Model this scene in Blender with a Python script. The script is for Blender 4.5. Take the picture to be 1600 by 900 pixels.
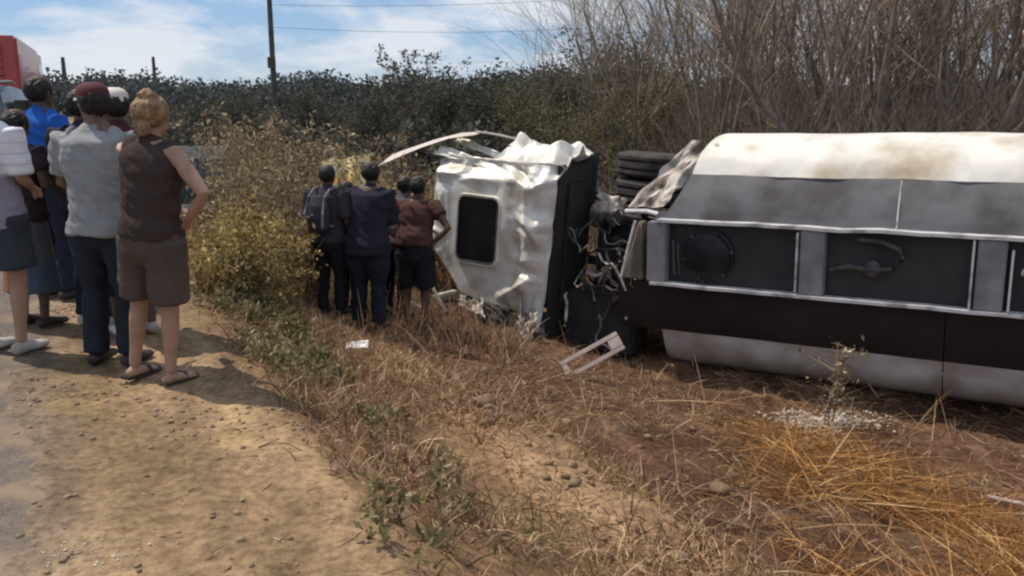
import bpy, bmesh, math, random
import numpy as np
from mathutils import Vector, Matrix, noise as mnoise

for o in list(bpy.data.objects):
    bpy.data.objects.remove(o)
scene = bpy.context.scene
COL = scene.collection
R = math.radians
random.seed(7)
rng = np.random.default_rng(7)

# ------------------------------------------------------------------ camera
cam_d = bpy.data.cameras.new('camera')
cam_d.sensor_width = 36.0
cam_d.lens = 36.0 * 1386 / 1600
cam_d.clip_start = 0.05
cam_d.clip_end = 3000
cam_d.dof.use_dof = False
cam = bpy.data.objects.new('camera', cam_d)
COL.objects.link(cam)
cam.location = (0, 0, 1.6)
cam.rotation_euler = (R(90 - 12), 0, 0)
scene.camera = cam

# ------------------------------------------------------------------ sky and sun
SUN_EL = R(60)
SUN_AZ = (-0.91, 0.41)                     # horizontal direction towards the sun
world = bpy.data.worlds.new('World')
scene.world = world
world.use_nodes = True
wn, wl = world.node_tree.nodes, world.node_tree.links
wn.clear()
w_out = wn.new('ShaderNodeOutputWorld')
w_bg = wn.new('ShaderNodeBackground')
w_bg.inputs['Strength'].default_value = 0.10
w_sky = wn.new('ShaderNodeTexSky')
w_sky.sky_type = 'NISHITA'
w_sky.sun_disc = False
w_sky.sun_elevation = SUN_EL
w_sky.sun_rotation = math.atan2(SUN_AZ[0], SUN_AZ[1])
w_sky.dust_density = 0.4
w_sky.ozone_density = 3.0
w_sky.altitude = 800
w_sky.air_density = 1.0
# broken cloud layer: noise over the direction projected on a flat cloud deck
w_tc = wn.new('ShaderNodeTexCoord')
w_map = wn.new('ShaderNodeMapping'); w_map.inputs['Scale'].default_value = (1.0, 1.0, 3.2)
w_n = wn.new('ShaderNodeTexNoise')
w_n.inputs['Scale'].default_value = 4.2
w_n.inputs['Detail'].default_value = 8
w_n.inputs['Roughness'].default_value = 0.58
w_n.inputs['Distortion'].default_value = 0.3
w_r = wn.new('ShaderNodeValToRGB')
w_r.color_ramp.elements[0].position = 0.42
w_r.color_ramp.elements[0].color = (0.0, 0.0, 0.0, 1)
w_r.color_ramp.elements[1].position = 0.55
w_r.color_ramp.elements[1].color = (0.85, 0.85, 0.85, 1)
w_mix = wn.new('ShaderNodeMixRGB')
w_mix.inputs['Color2'].default_value = (7.4, 7.7, 8.2, 1)
wl.new(w_tc.outputs['Generated'], w_map.inputs['Vector']); wl.new(w_map.outputs[0], w_n.inputs['Vector'])
wl.new(w_n.outputs['Fac'], w_r.inputs['Fac'])
wl.new(w_r.outputs['Color'], w_mix.inputs['Fac'])
w_blue = wn.new('ShaderNodeMixRGB'); w_blue.inputs['Fac'].default_value = 0.55
w_blue.inputs['Fac'].default_value = 0.48
w_blue.inputs['Color2'].default_value = (1.9, 3.5, 6.6, 1)
wl.new(w_sky.outputs['Color'], w_blue.inputs['Color1'])
wl.new(w_blue.outputs['Color'], w_mix.inputs['Color1'])
wl.new(w_mix.outputs['Color'], w_bg.inputs['Color'])
wl.new(w_bg.outputs[0], w_out.inputs['Surface'])

sun_d = bpy.data.lights.new('sun', 'SUN')
sun_d.energy = 3.6
sun_d.angle = R(0.6)
sun_d.color = (1.0, 0.93, 0.82)
sun = bpy.data.objects.new('sun', sun_d)
COL.objects.link(sun)
ce = math.cos(SUN_EL)
sv = Vector((SUN_AZ[0] * ce, SUN_AZ[1] * ce, math.sin(SUN_EL)))
sun.rotation_euler = (-sv).to_track_quat('-Z', 'Y').to_euler()
sun.location = (-20, 15, 30)

scene.view_settings.view_transform = 'Standard'
scene.view_settings.look = 'None'
scene.view_settings.exposure = 0.12
scene.view_settings.gamma = 1.0
scene.view_settings.use_curve_mapping = False
scene.render.engine = 'CYCLES'
scene.cycles.filter_width = 2.3

# ------------------------------------------------------------------ noise
def _h(ix, iy, iz, seed):
    n = (ix.astype(np.int64) * 374761393 + iy.astype(np.int64) * 668265263 + iz.astype(np.int64) * 2147483647 + seed * 1274126177) & 0xFFFFFFFF
    n = ((n ^ (n >> 13)) * 1274126177) & 0xFFFFFFFF
    n = ((n ^ (n >> 16)) * 2246822519) & 0xFFFFFFFF
    return ((n ^ (n >> 15)) & 0xFFFF) / 65535.0
def vnoise(x, y, z=None, seed=0):
    x = np.asarray(x, float); y = np.asarray(y, float)
    z = np.zeros_like(x) if z is None else np.asarray(z, float)
    fx, fy, fz = np.floor(x), np.floor(y), np.floor(z)
    u, v, w = x - fx, y - fy, z - fz
    u = u*u*(3-2*u); v = v*v*(3-2*v); w = w*w*(3-2*w)
    r = 0
    for i in (0, 1):
        for j in (0, 1):
            for k in (0, 1):
                r = r + _h(fx+i, fy+j, fz+k, seed) * (u if i else 1-u) * (v if j else 1-v) * (w if k else 1-w)
    return r
def fbm(x, y, z=None, oct=4, seed=0):
    r = 0; a = 0.5; f = 1.0; t = 0
    for k in range(oct):
        r = r + a * vnoise(np.asarray(x)*f, np.asarray(y)*f, None if z is None else np.asarray(z)*f, seed+k*17)
        t += a; a *= 0.5; f *= 2.03
    return r / t
def sstep(a, b, x):
    t = np.clip((np.asarray(x, float) - a) / (b - a), 0, 1)
    return t*t*(3-2*t)

# ------------------------------------------------------------------ terrain shape
def s_of(X, Y):                            # metres to the right of the shoulder's edge
    return (np.asarray(X, float) + 0.44 + 0.5 * (np.asarray(Y, float) - 2.77)) / 1.118
def height(X, Y, fine=True):
    X = np.asarray(X, float); Y = np.asarray(Y, float)
    s = s_of(X, Y) + 0.22 * (fbm(X*0.9, Y*0.9, seed=3) - 0.5)
    sp = np.maximum(s, 0)
    z = -1.45 * (1 - np.exp(-(sp*sp/(sp+0.25)) / 2.0))
    z = z - 0.36*sstep(3.6, 5.6, s)
    z = z - 0.018*(np.exp(-((s+0.62)/0.10)**2) + np.exp(-((s+0.25)/0.09)**2))*(0.4 + 1.2*vnoise(X*.7, Y*.7, seed=88))
    far = sstep(13, 19, Y + 0.5*X)
    z = z * (1 - far) + far * np.where(s > 0, -0.25, 0) * sstep(0, 3, s)
    near = 1 - sstep(6, 8.5, Y)
    z = z + near * 0.20 * sstep(1.0, 1.75, s) * (1 - sstep(2.0, 2.22, s)) * sstep(1.5, 3, Y)
    rough = sstep(-0.3, 1.0, s)
    z = z + rough * 0.10 * (fbm(X*1.6, Y*1.6, seed=11) - 0.5)
    if fine:
        z = z + 0.13*sstep(2.0, 2.5, s)*(1 - sstep(7, 9, s))*(fbm(X*3.3, Y*3.3, oct=3, seed=121) - 0.5)
        z = z + (0.012 + 0.05*rough) * (fbm(X*7, Y*7, oct=3, seed=21) - 0.5)
        z = z + 0.012*rough*(fbm(X*26, Y*26, oct=2, seed=29) - 0.5)
        z = z + 0.010 * (1 - rough) * sstep(-1.3, -0.6, s) * (fbm(X*18, Y*18, oct=2, seed=33) - 0.5)
    return z
def hz(x, y):
    return float(height(np.array([x]), np.array([y]))[0])

# ------------------------------------------------------------------ material helpers
MATS = {}
def nmat(name, c1, c2=None, scale=6.0, rough=0.8, bump=0.0, bscale=None, metal=0.0, detail=4, spec=0.3, coat=0.0, contrast=(0.35, 0.65), coords='Object', sss=None):
    if name in MATS: return MATS[name]
    m = bpy.data.materials.new(name); m.use_nodes = True
    n, l = m.node_tree.nodes, m.node_tree.links
    b = n['Principled BSDF']
    b.inputs['Roughness'].default_value = rough
    b.inputs['Metallic'].default_value = metal
    b.inputs['Specular IOR Level'].default_value = spec
    if coat: b.inputs['Coat Weight'].default_value = coat
    tc = n.new('ShaderNodeTexCoord')
    if c2 is None: c2 = tuple(v*0.7 for v in c1)
    nz = n.new('ShaderNodeTexNoise'); nz.inputs['Scale'].default_value = scale; nz.inputs['Detail'].default_value = detail
    l.new(tc.outputs[coords], nz.inputs['Vector'])
    rp = n.new('ShaderNodeValToRGB')
    rp.color_ramp.elements[0].position = contrast[0]; rp.color_ramp.elements[0].color = (*c1, 1)
    rp.color_ramp.elements[1].position = contrast[1]; rp.color_ramp.elements[1].color = (*c2, 1)
    l.new(nz.outputs['Fac'], rp.inputs['Fac'])
    l.new(rp.outputs['Color'], b.inputs['Base Color'])
    if bump:
        bn = n.new('ShaderNodeTexNoise'); bn.inputs['Scale'].default_value = bscale or scale*5; bn.inputs['Detail'].default_value = 5
        l.new(tc.outputs[coords], bn.inputs['Vector'])
        bp = n.new('ShaderNodeBump'); bp.inputs['Strength'].default_value = bump; bp.inputs['Distance'].default_value = 0.02
        l.new(bn.outputs['Fac'], bp.inputs['Height'])
        l.new(bp.outputs['Normal'], b.inputs['Normal'])
    MATS[name] = m
    return m
def amat(name, stops, rough=0.85, trans=0.0, spec=0.15):
    """colour picked per blade or leaf from the point attribute 'tone'"""
    if name in MATS: return MATS[name]
    m = bpy.data.materials.new(name); m.use_nodes = True
    n, l = m.node_tree.nodes, m.node_tree.links
    b = n['Principled BSDF']; b.inputs['Roughness'].default_value = rough; b.inputs['Specular IOR Level'].default_value = spec
    at = n.new('ShaderNodeAttribute'); at.attribute_name = 'tone'
    rp = n.new('ShaderNodeValToRGB')
    el = rp.color_ramp.elements
    while len(el) < len(stops): el.new(0.5)
    for e, (p, c) in zip(el, stops): e.position = p; e.color = (*c, 1)
    l.new(at.outputs['Fac'], rp.inputs['Fac'])
    l.new(rp.outputs['Color'], b.inputs['Base Color'])
    if trans:
        tr = n.new('ShaderNodeBsdfTranslucent'); l.new(rp.outputs['Color'], tr.inputs['Color'])
        mx = n.new('ShaderNodeMixShader'); mx.inputs['Fac'].default_value = trans
        l.new(b.outputs[0], mx.inputs[1]); l.new(tr.outputs[0], mx.inputs[2])
        l.new(mx.outputs[0], n['Material Output'].inputs['Surface'])
    MATS[name] = m
    return m

# ------------------------------------------------------------------ object helpers
def tag(o, label=None, cat=None, group=None, kind=None):
    if label: o['label'] = label
    if cat: o['category'] = cat
    if group: o['group'] = group
    if kind: o['kind'] = kind
    return o
def empty(name, loc=(0, 0, 0), rz=0.0):
    o = bpy.data.objects.new(name, None); COL.objects.link(o)
    o.location = loc; o.rotation_euler = (0, 0, rz); o.empty_display_size = 0.1
    return o
def link(name, me, mat=None, parent=None):
    o = bpy.data.objects.new(name, me); COL.objects.link(o)
    if mat is not None and len(me.materials) == 0: me.materials.append(mat)
    if parent: o.parent = parent
    return o
def npmesh(name, V, F, tone=None, smooth=False):
    """V (n,3); F (m,k) array or list of faces"""
    me = bpy.data.meshes.new(name)
    V = np.asarray(V, np.float32)
    if isinstance(F, np.ndarray):
        m, k = F.shape
        me.vertices.add(len(V)); me.vertices.foreach_set('co', V.ravel())
        me.loops.add(m*k); me.loops.foreach_set('vertex_index', F.astype(np.int32).ravel())
        me.polygons.add(m); me.polygons.foreach_set('loop_start', np.arange(0, m*k, k, dtype=np.int32))
        me.update(calc_edges=True)
    else:
        me.from_pydata(V.tolist(), [], F); me.update()
    if smooth: me.polygons.foreach_set('use_smooth', np.ones(len(me.polygons), bool))
    if tone is not None:
        a = me.attributes.new('tone', 'FLOAT', 'POINT'); a.data.foreach_set('value', np.asarray(tone, np.float32))
    return me
class MB:
    def __init__(self): self.v = []; self.f = []
    def add(self, V, F):
        o = len(self.v); self.v += [tuple(p) for p in V]; self.f += [tuple(i+o for i in q) for q in F]; return self
    def box(self, x0, x1, y0, y1, z0, z1, M=None):
        V = [Vector((x, y, z)) for z in (z0, z1) for y in (y0, y1) for x in (x0, x1)]
        if M is not None: V = [M @ p for p in V]
        return self.add(V, [(0,2,3,1), (4,5,7,6), (0,1,5,4), (2,6,7,3), (0,4,6,2), (1,3,7,5)])
    def tube(self, pts, rad, n=8, cap=True):
        pts = [Vector(p) for p in pts]
        if not hasattr(rad, '__len__'): rad = [rad]*len(pts)
        V = []; F = []
        for i, p in enumerate(pts):
            t = (pts[min(i+1, len(pts)-1)] - pts[max(i-1, 0)]).normalized()
            ref = Vector((0, 0, 1)) if abs(t.z) < 0.9 else Vector((1, 0, 0))
            a = t.cross(ref).normalized(); b = t.cross(a)
            for k in range(n):
                an = 2*math.pi*k/n
                V.append(p + (a*math.cos(an) + b*math.sin(an))*rad[i])
        for i in range(len(pts)-1):
            for k in range(n):
                F.append((i*n+k, i*n+(k+1) % n, (i+1)*n+(k+1) % n, (i+1)*n+k))
        if cap:
            F.append(tuple(range(n))[::-1]); F.append(tuple((len(pts)-1)*n+k for k in range(n)))
        return self.add(V, F)
    def cyl(self, c, axis, r, depth, n=24):
        c = Vector(c); ax = Vector(axis).normalized()
        return self.tube([c - ax*depth/2, c + ax*depth/2], r, n)
    def lathe(self, c, axis, prof, n=28):
        """prof: (along axis, radius) pairs; open ends closed"""
        c = Vector(c); ax = Vector(axis).normalized()
        ref = Vector((0, 0, 1)) if abs(ax.z) < 0.9 else Vector((1, 0, 0))
        a = ax.cross(ref).normalized(); b = ax.cross(a)
        V = []; F = []
        for (h, r) in prof:
            for k in range(n):
                an = 2*math.pi*k/n
                V.append(c + ax*h + (a*math.cos(an)+b*math.sin(an))*r)
        m = len(prof)
        for i in range(m-1):
            for k in range(n):
                F.append((i*n+k, i*n+(k+1) % n, (i+1)*n+(k+1) % n, (i+1)*n+k))
        if prof[0][1] > 1e-4: F.append(tuple(range(n))[::-1])
        if prof[-1][1] > 1e-4: F.append(tuple((m-1)*n+k for k in range(n)))
        return self.add(V, F)
    def mesh(self, name, smooth=False, bevel=0.0):
        me = bpy.data.meshes.new(name); me.from_pydata([tuple(p) for p in self.v], [], self.f); me.update()
        bm = bmesh.new(); bm.from_mesh(me)
        bmesh.ops.recalc_face_normals(bm, faces=bm.faces)
        if bevel: bmesh.ops.bevel(bm, geom=[e for e in bm.edges], offset=bevel, segments=2, affect='EDGES', clamp_overlap=True)
        bm.to_mesh(me); bm.free()
        if smooth:
            me.polygons.foreach_set('use_smooth', np.ones(len(me.polygons), bool))
            try: me.set_sharp_from_angle(angle=R(40))
            except Exception: pass
        return me
    def build(self, name, mat, parent=None, smooth=False, bevel=0.0):
        return link(name, self.mesh(name, smooth, bevel), mat, parent)
def displace(me, fn):
    n = len(me.vertices); co = np.empty(n*3, np.float32); me.vertices.foreach_get('co', co); co = co.reshape(-1, 3).astype(float)
    no = np.empty(n*3, np.float32); me.vertices.foreach_get('normal', no); no = no.reshape(-1, 3).astype(float)
    me.vertices.foreach_set('co', fn(co, no).astype(np.float32).ravel()); me.update()
def grid_sheet(nu, nv, fn):
    """fn(u, v) arrays in 0..1 -> (x, y, z) arrays; returns V, F"""
    u, v = np.meshgrid(np.linspace(0, 1, nu), np.linspace(0, 1, nv), indexing='ij')
    x, y, z = fn(u.ravel(), v.ravel())
    V = np.stack([x, y, z], 1)
    i, j = np.meshgrid(np.arange(nu-1), np.arange(nv-1), indexing='ij')
    a = (i*nv+j).ravel()
    return V, np.stack([a, a+nv, a+nv+1, a+1], 1)
def solid_sheet(name, nu, nv, fn, thick, mat, parent, smooth=True):
    V, F = grid_sheet(nu, nv, fn)
    me = npmesh(name, V, F, smooth=smooth)
    bm = bmesh.new(); bm.from_mesh(me)
    bmesh.ops.solidify(bm, geom=bm.faces[:], thickness=thick)
    bm.to_mesh(me); bm.free()
    if smooth:
        me.polygons.foreach_set('use_smooth', np.ones(len(me.polygons), bool))
        me.set_sharp_from_angle(angle=R(50))
    return link(name, me, mat, parent)

# ------------------------------------------------------------------ ground: one sheet to the horizon
def axis(lo, hi, step, far, n):
    core = np.arange(lo, hi, step)
    g = np.geomspace(step*1.5, far, n)
    return np.concatenate([lo - g[::-1], core, hi + g])
gx = axis(-4.5, 8.0, 0.04, 900, 46)
gy = axis(1.2, 13.5, 0.04, 900, 46)
GX, GY = np.meshgrid(gx, gy, indexing='ij')
X, Y = GX.ravel(), GY.ravel()
Z = height(X, Y)
S = s_of(X, Y) + 0.30*(fbm(X*1.2, Y*1.2, seed=41) - 0.5)
def lerp(a, b, t): return a + (b-a)*t[:, None]
sand = np.array([0.300, 0.205, 0.122]); brown = np.array([0.240, 0.145, 0.082]); pale = np.array([0.300, 0.195, 0.115])
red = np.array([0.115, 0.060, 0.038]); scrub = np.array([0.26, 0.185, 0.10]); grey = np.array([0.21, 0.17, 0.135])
n1 = fbm(X*2.2, Y*2.2, seed=51); n2 = fbm(X*9, Y*9, seed=61)
C = np.tile(sand, (len(X), 1))
C = lerp(C, grey, sstep(-0.75, -1.2, S)*0.8)
C = lerp(C, np.array([0.37, 0.262, 0.135]), sstep(0.5, 0.75, n1)*(1-sstep(-0.2, 0.3, S))*0.7)
C = lerp(C, brown, sstep(-0.15, 0.35, S))
C = lerp(C, pale, sstep(1.0, 1.5, S)*(1-sstep(9, 12, Y)))
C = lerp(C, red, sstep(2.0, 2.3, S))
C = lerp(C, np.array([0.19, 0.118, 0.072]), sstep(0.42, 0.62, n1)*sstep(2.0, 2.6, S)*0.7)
C = lerp(C, scrub, sstep(12, 16, Y)*sstep(0.0, 1.0, S))
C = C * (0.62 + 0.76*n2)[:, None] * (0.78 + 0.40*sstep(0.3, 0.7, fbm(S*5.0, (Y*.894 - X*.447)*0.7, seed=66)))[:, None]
i, j = np.meshgrid(np.arange(len(gx)-1), np.arange(len(gy)-1), indexing='ij')
a = (i*len(gy)+j).ravel()
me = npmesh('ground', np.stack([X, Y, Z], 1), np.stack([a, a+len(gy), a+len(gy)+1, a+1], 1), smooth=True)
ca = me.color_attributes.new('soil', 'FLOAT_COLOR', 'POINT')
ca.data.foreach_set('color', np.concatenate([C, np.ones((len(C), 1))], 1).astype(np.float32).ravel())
gm = bpy.data.materials.new('soil'); gm.use_nodes = True
n, l = gm.node_tree.nodes, gm.node_tree.links
b = n['Principled BSDF']; b.inputs['Roughness'].default_value = 0.95; b.inputs['Specular IOR Level'].default_value = 0.1
at = n.new('ShaderNodeAttribute'); at.attribute_name = 'soil'
tc = n.new('ShaderNodeTexCoord')
nz = n.new('ShaderNodeTexNoise'); nz.inputs['Scale'].default_value = 22; nz.inputs['Detail'].default_value = 8; nz.inputs['Roughness'].default_value = 0.65
l.new(tc.outputs['Object'], nz.inputs['Vector'])
rp = n.new('ShaderNodeValToRGB'); rp.color_ramp.elements[0].position = 0.32; rp.color_ramp.elements[0].color = (0.50, 0.46, 0.44, 1)
rp.color_ramp.elements[1].position = 0.62; rp.color_ramp.elements[1].color = (1.12, 1.1, 1.05, 1)
l.new(nz.outputs['Fac'], rp.inputs['Fac'])
mx = n.new('ShaderNodeMixRGB'); mx.blend_type = 'MULTIPLY'; mx.inputs['Fac'].default_value = 1
l.new(at.outputs['Color'], mx.inputs['Color1']); l.new(rp.outputs['Color'], mx.inputs['Color2'])
l.new(mx.outputs['Color'], b.inputs['Base Color'])
bp = n.new('ShaderNodeBump'); bp.inputs['Strength'].default_value = 0.6; bp.inputs['Distance'].default_value = 0.015
nb = n.new('ShaderNodeTexNoise'); nb.inputs['Scale'].default_value = 60; nb.inputs['Detail'].default_value = 6
l.new(tc.outputs['Object'], nb.inputs['Vector']); l.new(nb.outputs['Fac'], bp.inputs['Height']); l.new(bp.outputs['Normal'], b.inputs['Normal'])
tag(link('ground', me, gm), kind='structure')

# ------------------------------------------------------------------ road: worn asphalt with a ragged, sanded edge
nv = 30
ys = np.concatenate([np.arange(-3, 12, 0.05), np.geomspace(12, 260, 60)])
t = np.linspace(0, 1, nv)
TT, YY = np.meshgrid(t, ys, indexing='ij')
edge = -0.92 + 0.34*(fbm(YY*1.3, YY*0+2, seed=71) - 0.5) + 0.07*(fbm(YY*9, YY*0+5, seed=72) - 0.5)
SS = edge*(1 - TT**2) + (-8.2)*TT**2
XX = SS*1.118 - 0.44 - 0.5*(YY - 2.77)
ZZ = height(XX, YY, False) + 0.006 - 0.030*(1 - sstep(0.0, 0.35, edge - SS))
ia, ja = np.meshgrid(np.arange(nv-1), np.arange(len(ys)-1), indexing='ij'); a = (ia*len(ys)+ja).ravel()
me = npmesh('road', np.stack([XX.ravel(), YY.ravel(), ZZ.ravel()], 1), np.stack([a, a+1, a+len(ys)+1, a+len(ys)], 1), tone=(SS).ravel(), smooth=True)
rm = bpy.data.materials.new('worn_asphalt'); rm.use_nodes = True
n, l = rm.node_tree.nodes, rm.node_tree.links
b = n['Principled BSDF']; b.inputs['Roughness'].default_value = 0.9; b.inputs['Specular IOR Level'].default_value = 0.2
tc = n.new('ShaderNodeTexCoord')
nz = n.new('ShaderNodeTexNoise'); nz.inputs['Scale'].default_value = 90; nz.inputs['Detail'].default_value = 5
l.new(tc.outputs['Object'], nz.inputs['Vector'])
rp = n.new('ShaderNodeValToRGB'); rp.color_ramp.elements[0].position = 0.3; rp.color_ramp.elements[0].color = (0.085, 0.070, 0.060, 1)
rp.color_ramp.elements[1].position = 0.75; rp.color_ramp.elements[1].color = (0.20, 0.160, 0.132, 1)
l.new(nz.outputs['Fac'], rp.inputs['Fac'])
ns = n.new('ShaderNodeTexNoise'); ns.inputs['Scale'].default_value = 2.3; ns.inputs['Detail'].default_value = 9; ns.inputs['Roughness'].default_value = 0.62
l.new(tc.outputs['Object'], ns.inputs['Vector'])
at = n.new('ShaderNodeAttribute'); at.attribute_name = 'tone'
mr = n.new('ShaderNodeMapRange'); mr.inputs['From Min'].default_value = -1.9; mr.inputs['From Max'].default_value = -0.9; mr.inputs['To Min'].default_value = -0.16; mr.inputs['To Max'].default_value = 0.10
l.new(at.outputs['Fac'], mr.inputs['Value'])
ad = n.new('ShaderNodeMath'); ad.operation = 'ADD'; l.new(ns.outputs['Fac'], ad.inputs[0]); l.new(mr.outputs[0], ad.inputs[1])
r2 = n.new('ShaderNodeValToRGB'); r2.color_ramp.elements[0].position = 0.46; r2.color_ramp.elements[0].color = (0, 0, 0, 1); r2.color_ramp.elements[1].position = 0.66
l.new(ad.outputs[0], r2.inputs['Fac'])
mx = n.new('ShaderNodeMixRGB'); mx.inputs['Color2'].default_value = (0.275, 0.195, 0.125, 1)
l.new(r2.outputs['Color'], mx.inputs['Fac']); l.new(rp.outputs['Color'], mx.inputs['Color1']); l.new(mx.outputs['Color'], b.inputs['Base Color'])
bp = n.new('ShaderNodeBump'); bp.inputs['Strength'].default_value = 0.5; bp.inputs['Distance'].default_value = 0.006
l.new(nz.outputs['Fac'], bp.inputs['Height']); l.new(bp.outputs['Normal'], b.inputs['Normal'])
tag(link('road', me, rm), kind='structure')

# ------------------------------------------------------------------ blades, straw, leaves
def blades(P, L, az, el, w, bend, tone, seg=3):
    """ribbons: base points P, length L, azimuth, elevation angle, width, droop"""
    N = len(P)
    d = np.stack([np.cos(az)*np.cos(el), np.sin(az)*np.cos(el), np.sin(el)], 1)
    ra = rng.uniform(0, 2*math.pi, N)
    rv = np.stack([np.cos(ra), np.sin(ra), rng.uniform(-.4, .4, N)], 1)
    side = np.cross(d, rv); side /= np.linalg.norm(side, axis=1)[:, None] + 1e-9
    V = []
    for k in range(seg+1):
        f = k/seg
        c = P + d*(L*f)[:, None] - np.array([0, 0, 1.0])*(bend*L*f*f)[:, None]
        ww = w*(1 - 0.85*f**1.5)
        V.append(c - side*ww[:, None]/2); V.append(c + side*ww[:, None]/2)
    V = np.stack(V, 1).reshape(-1, 3)
    base = (np.arange(N)*(2*(seg+1)))[:, None]
    F = np.concatenate([base + np.array([2*k, 2*k+1, 2*k+3, 2*k+2]) for k in range(seg)], 0)
    return V, F, np.repeat(tone, 2*(seg+1))
def scatter(n, x0, x1, y0, y1, dens):
    x = rng.uniform(x0, x1, n); y = rng.uniform(y0, y1, n)
    k = rng.uniform(0, 1, n) < dens(x, y)
    return x[k], y[k]
straw_mat = amat('dry_straw', [(0.0, (0.12, 0.068, 0.040)), (0.35, (0.31, 0.18, 0.097)), (0.7, (0.50, 0.32, 0.175)), (1.0, (0.68, 0.51, 0.33))], trans=0.15)
orange_mat = amat('orange_straw', [(0.0, (0.17, 0.075, 0.03)), (0.4, (0.40, 0.19, 0.065)), (0.8, (0.60, 0.33, 0.12)), (1.0, (0.74, 0.53, 0.28))], trans=0.15)
green_mat = amat('dull_green_blade', [(0.0, (0.06, 0.062, 0.028)), (0.5, (0.165, 0.155, 0.065)), (1.0, (0.34, 0.29, 0.14))], trans=0.2)
def lay(name, mat, x, y, L, el, w, bend, label, cat, lift=0.0, clump=None, parts=None):
    z = height(x, y) + lift
    P = np.stack([x, y, z], 1); N = len(x)
    V, F, T = blades(P, L, rng.uniform(0, 2*math.pi, N), el, w, bend, rng.uniform(0, 1, N)**1.2)
    return tag(link(name, npmesh(name, V, F, tone=T), mat), label, cat, kind='stuff')
def patch(x, y, k, seed, lo=0.42, hi=0.62): return sstep(lo, hi, fbm(x*k, y*k, seed=seed))
# short dry grass on the bank beside the shoulder
x, y = scatter(260000, -4.5, 5, 1.8, 13, lambda x, y: sstep(-0.12, 0.35, s_of(x, y))*(1 - 0.45*sstep(1.3, 1.7, s_of(x, y))*(1 - sstep(7.0, 8.5, y)))*(1 - 0.8*sstep(2.1, 2.5, s_of(x, y)))*(0.06 + 0.94*patch(x, y, 2.4, 5))*0.62)
N = len(x)
lay('dry_grass', straw_mat, x, y, rng.uniform(0.05, 0.24, N)*(0.6 + 0.8*patch(x, y, 1.1, 9)), rng.uniform(0.05, 1.35, N), rng.uniform(0.003, 0.008, N), rng.uniform(0.1, 0.7, N), 'short dry brown grass and litter covering the bank', 'grass')
# olive green tufts at the edge of the shoulder
x, y = scatter(22000, -4.0, 3, 1.8, 9, lambda x, y: sstep(-0.05, 0.25, s_of(x, y))*(1 - sstep(1.2, 1.8, s_of(x, y)))*patch(x, y, 1.7, 77, 0.52, 0.66)*0.75)
N = len(x)
lay('green_grass', green_mat, x, y, rng.uniform(0.06, 0.26, N), rng.uniform(0.4, 1.45, N), rng.uniform(0.004, 0.009, N), rng.uniform(0.1, 0.6, N), 'olive green grass tufts along the edge of the dirt shoulder', 'grass')
# matted dead grass in the ditch
x, y = scatter(120000, -1.5, 6.5, 2.2, 10.5, lambda x, y: sstep(1.7, 2.3, s_of(x, y))*(0.10 + 0.90*patch(x, y, 1.1, 223, 0.46, 0.62))*0.42)
N = len(x)
lay('matted_grass', straw_mat, x, y, rng.uniform(0.06, 0.34, N), rng.uniform(-0.05, 0.7, N), rng.uniform(0.003, 0.009, N), rng.uniform(0.0, 0.5, N), 'matted brown dead grass over the dark soil of the ditch', 'grass', lift=0.012)
# long fallen straw in the ditch, heaped low right
x, y = scatter(60000, 0.3, 6.5, 2.6, 8.2, lambda x, y: sstep(2.2, 3.0, s_of(x, y))*(1 - sstep(5.0, 6.0, s_of(x, y)))*patch(x, y, 0.75, 123, 0.42, 0.56)*sstep(0.6, 1.8, x - 0.15*y)*0.8)
N = len(x)
lay('fallen_straw', orange_mat, x, y, rng.uniform(0.15, 0.80, N), rng.uniform(-0.05, 0.55, N), rng.uniform(0.004, 0.011, N), rng.uniform(0.0, 0.35, N), 'long orange straw heaped low right in front of the tank', 'straw', lift=0.02 + 0.10*rng.uniform(0, 1, N)**2)
# upright dead stubble and weeds matted over the whole bank
x, y = scatter(90000, -3.0, 4.0, 2.0, 9.5, lambda x, y: sstep(0.0, 0.4, s_of(x, y))*(1 - 0.8*sstep(2.2, 2.8, s_of(x, y)))*patch(x, y, 1.5, 323, 0.44, 0.60)*0.7)
N = len(x)
lay('dead_stubble', straw_mat, x, y, rng.uniform(0.08, 0.30, N), rng.uniform(0.3, 1.45, N), rng.uniform(0.004, 0.011, N), rng.uniform(0.1, 0.8, N), 'upright dead weeds and stubble in clumps on the bank', 'grass')
# a few long pale stalks lying and leaning
x, y = scatter(900, -0.5, 6, 2.2, 9, lambda x, y: sstep(1.6, 2.4, s_of(x, y))*0.5)
N = len(x)
lay('pale_stalks', straw_mat, x, y, rng.uniform(0.4, 1.0, N), rng.uniform(0.02, 0.55, N), rng.uniform(0.006, 0.012, N), rng.uniform(0.0, 0.2, N), 'long pale dry stalks leaning over the ditch straw', 'straw', lift=0.03)

# crumbs of straw and dead leaf blown over the shoulder
x, y = scatter(6000, -5, 1, 1.8, 9, lambda x, y: sstep(-1.6, -0.4, s_of(x, y))*(1 - sstep(0, 0.3, s_of(x, y)))*(0.08 + 0.92*patch(x, y, 2.2, 191))*0.6)
N = len(x)
lay('shoulder_litter', straw_mat, x, y, rng.uniform(0.015, 0.10, N), rng.uniform(-0.02, 0.25, N), rng.uniform(0.003, 0.010, N), rng.uniform(0, 0.1, N), 'straw crumbs and dead leaves blown over the sandy shoulder', 'litter', lift=0.004)
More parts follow.
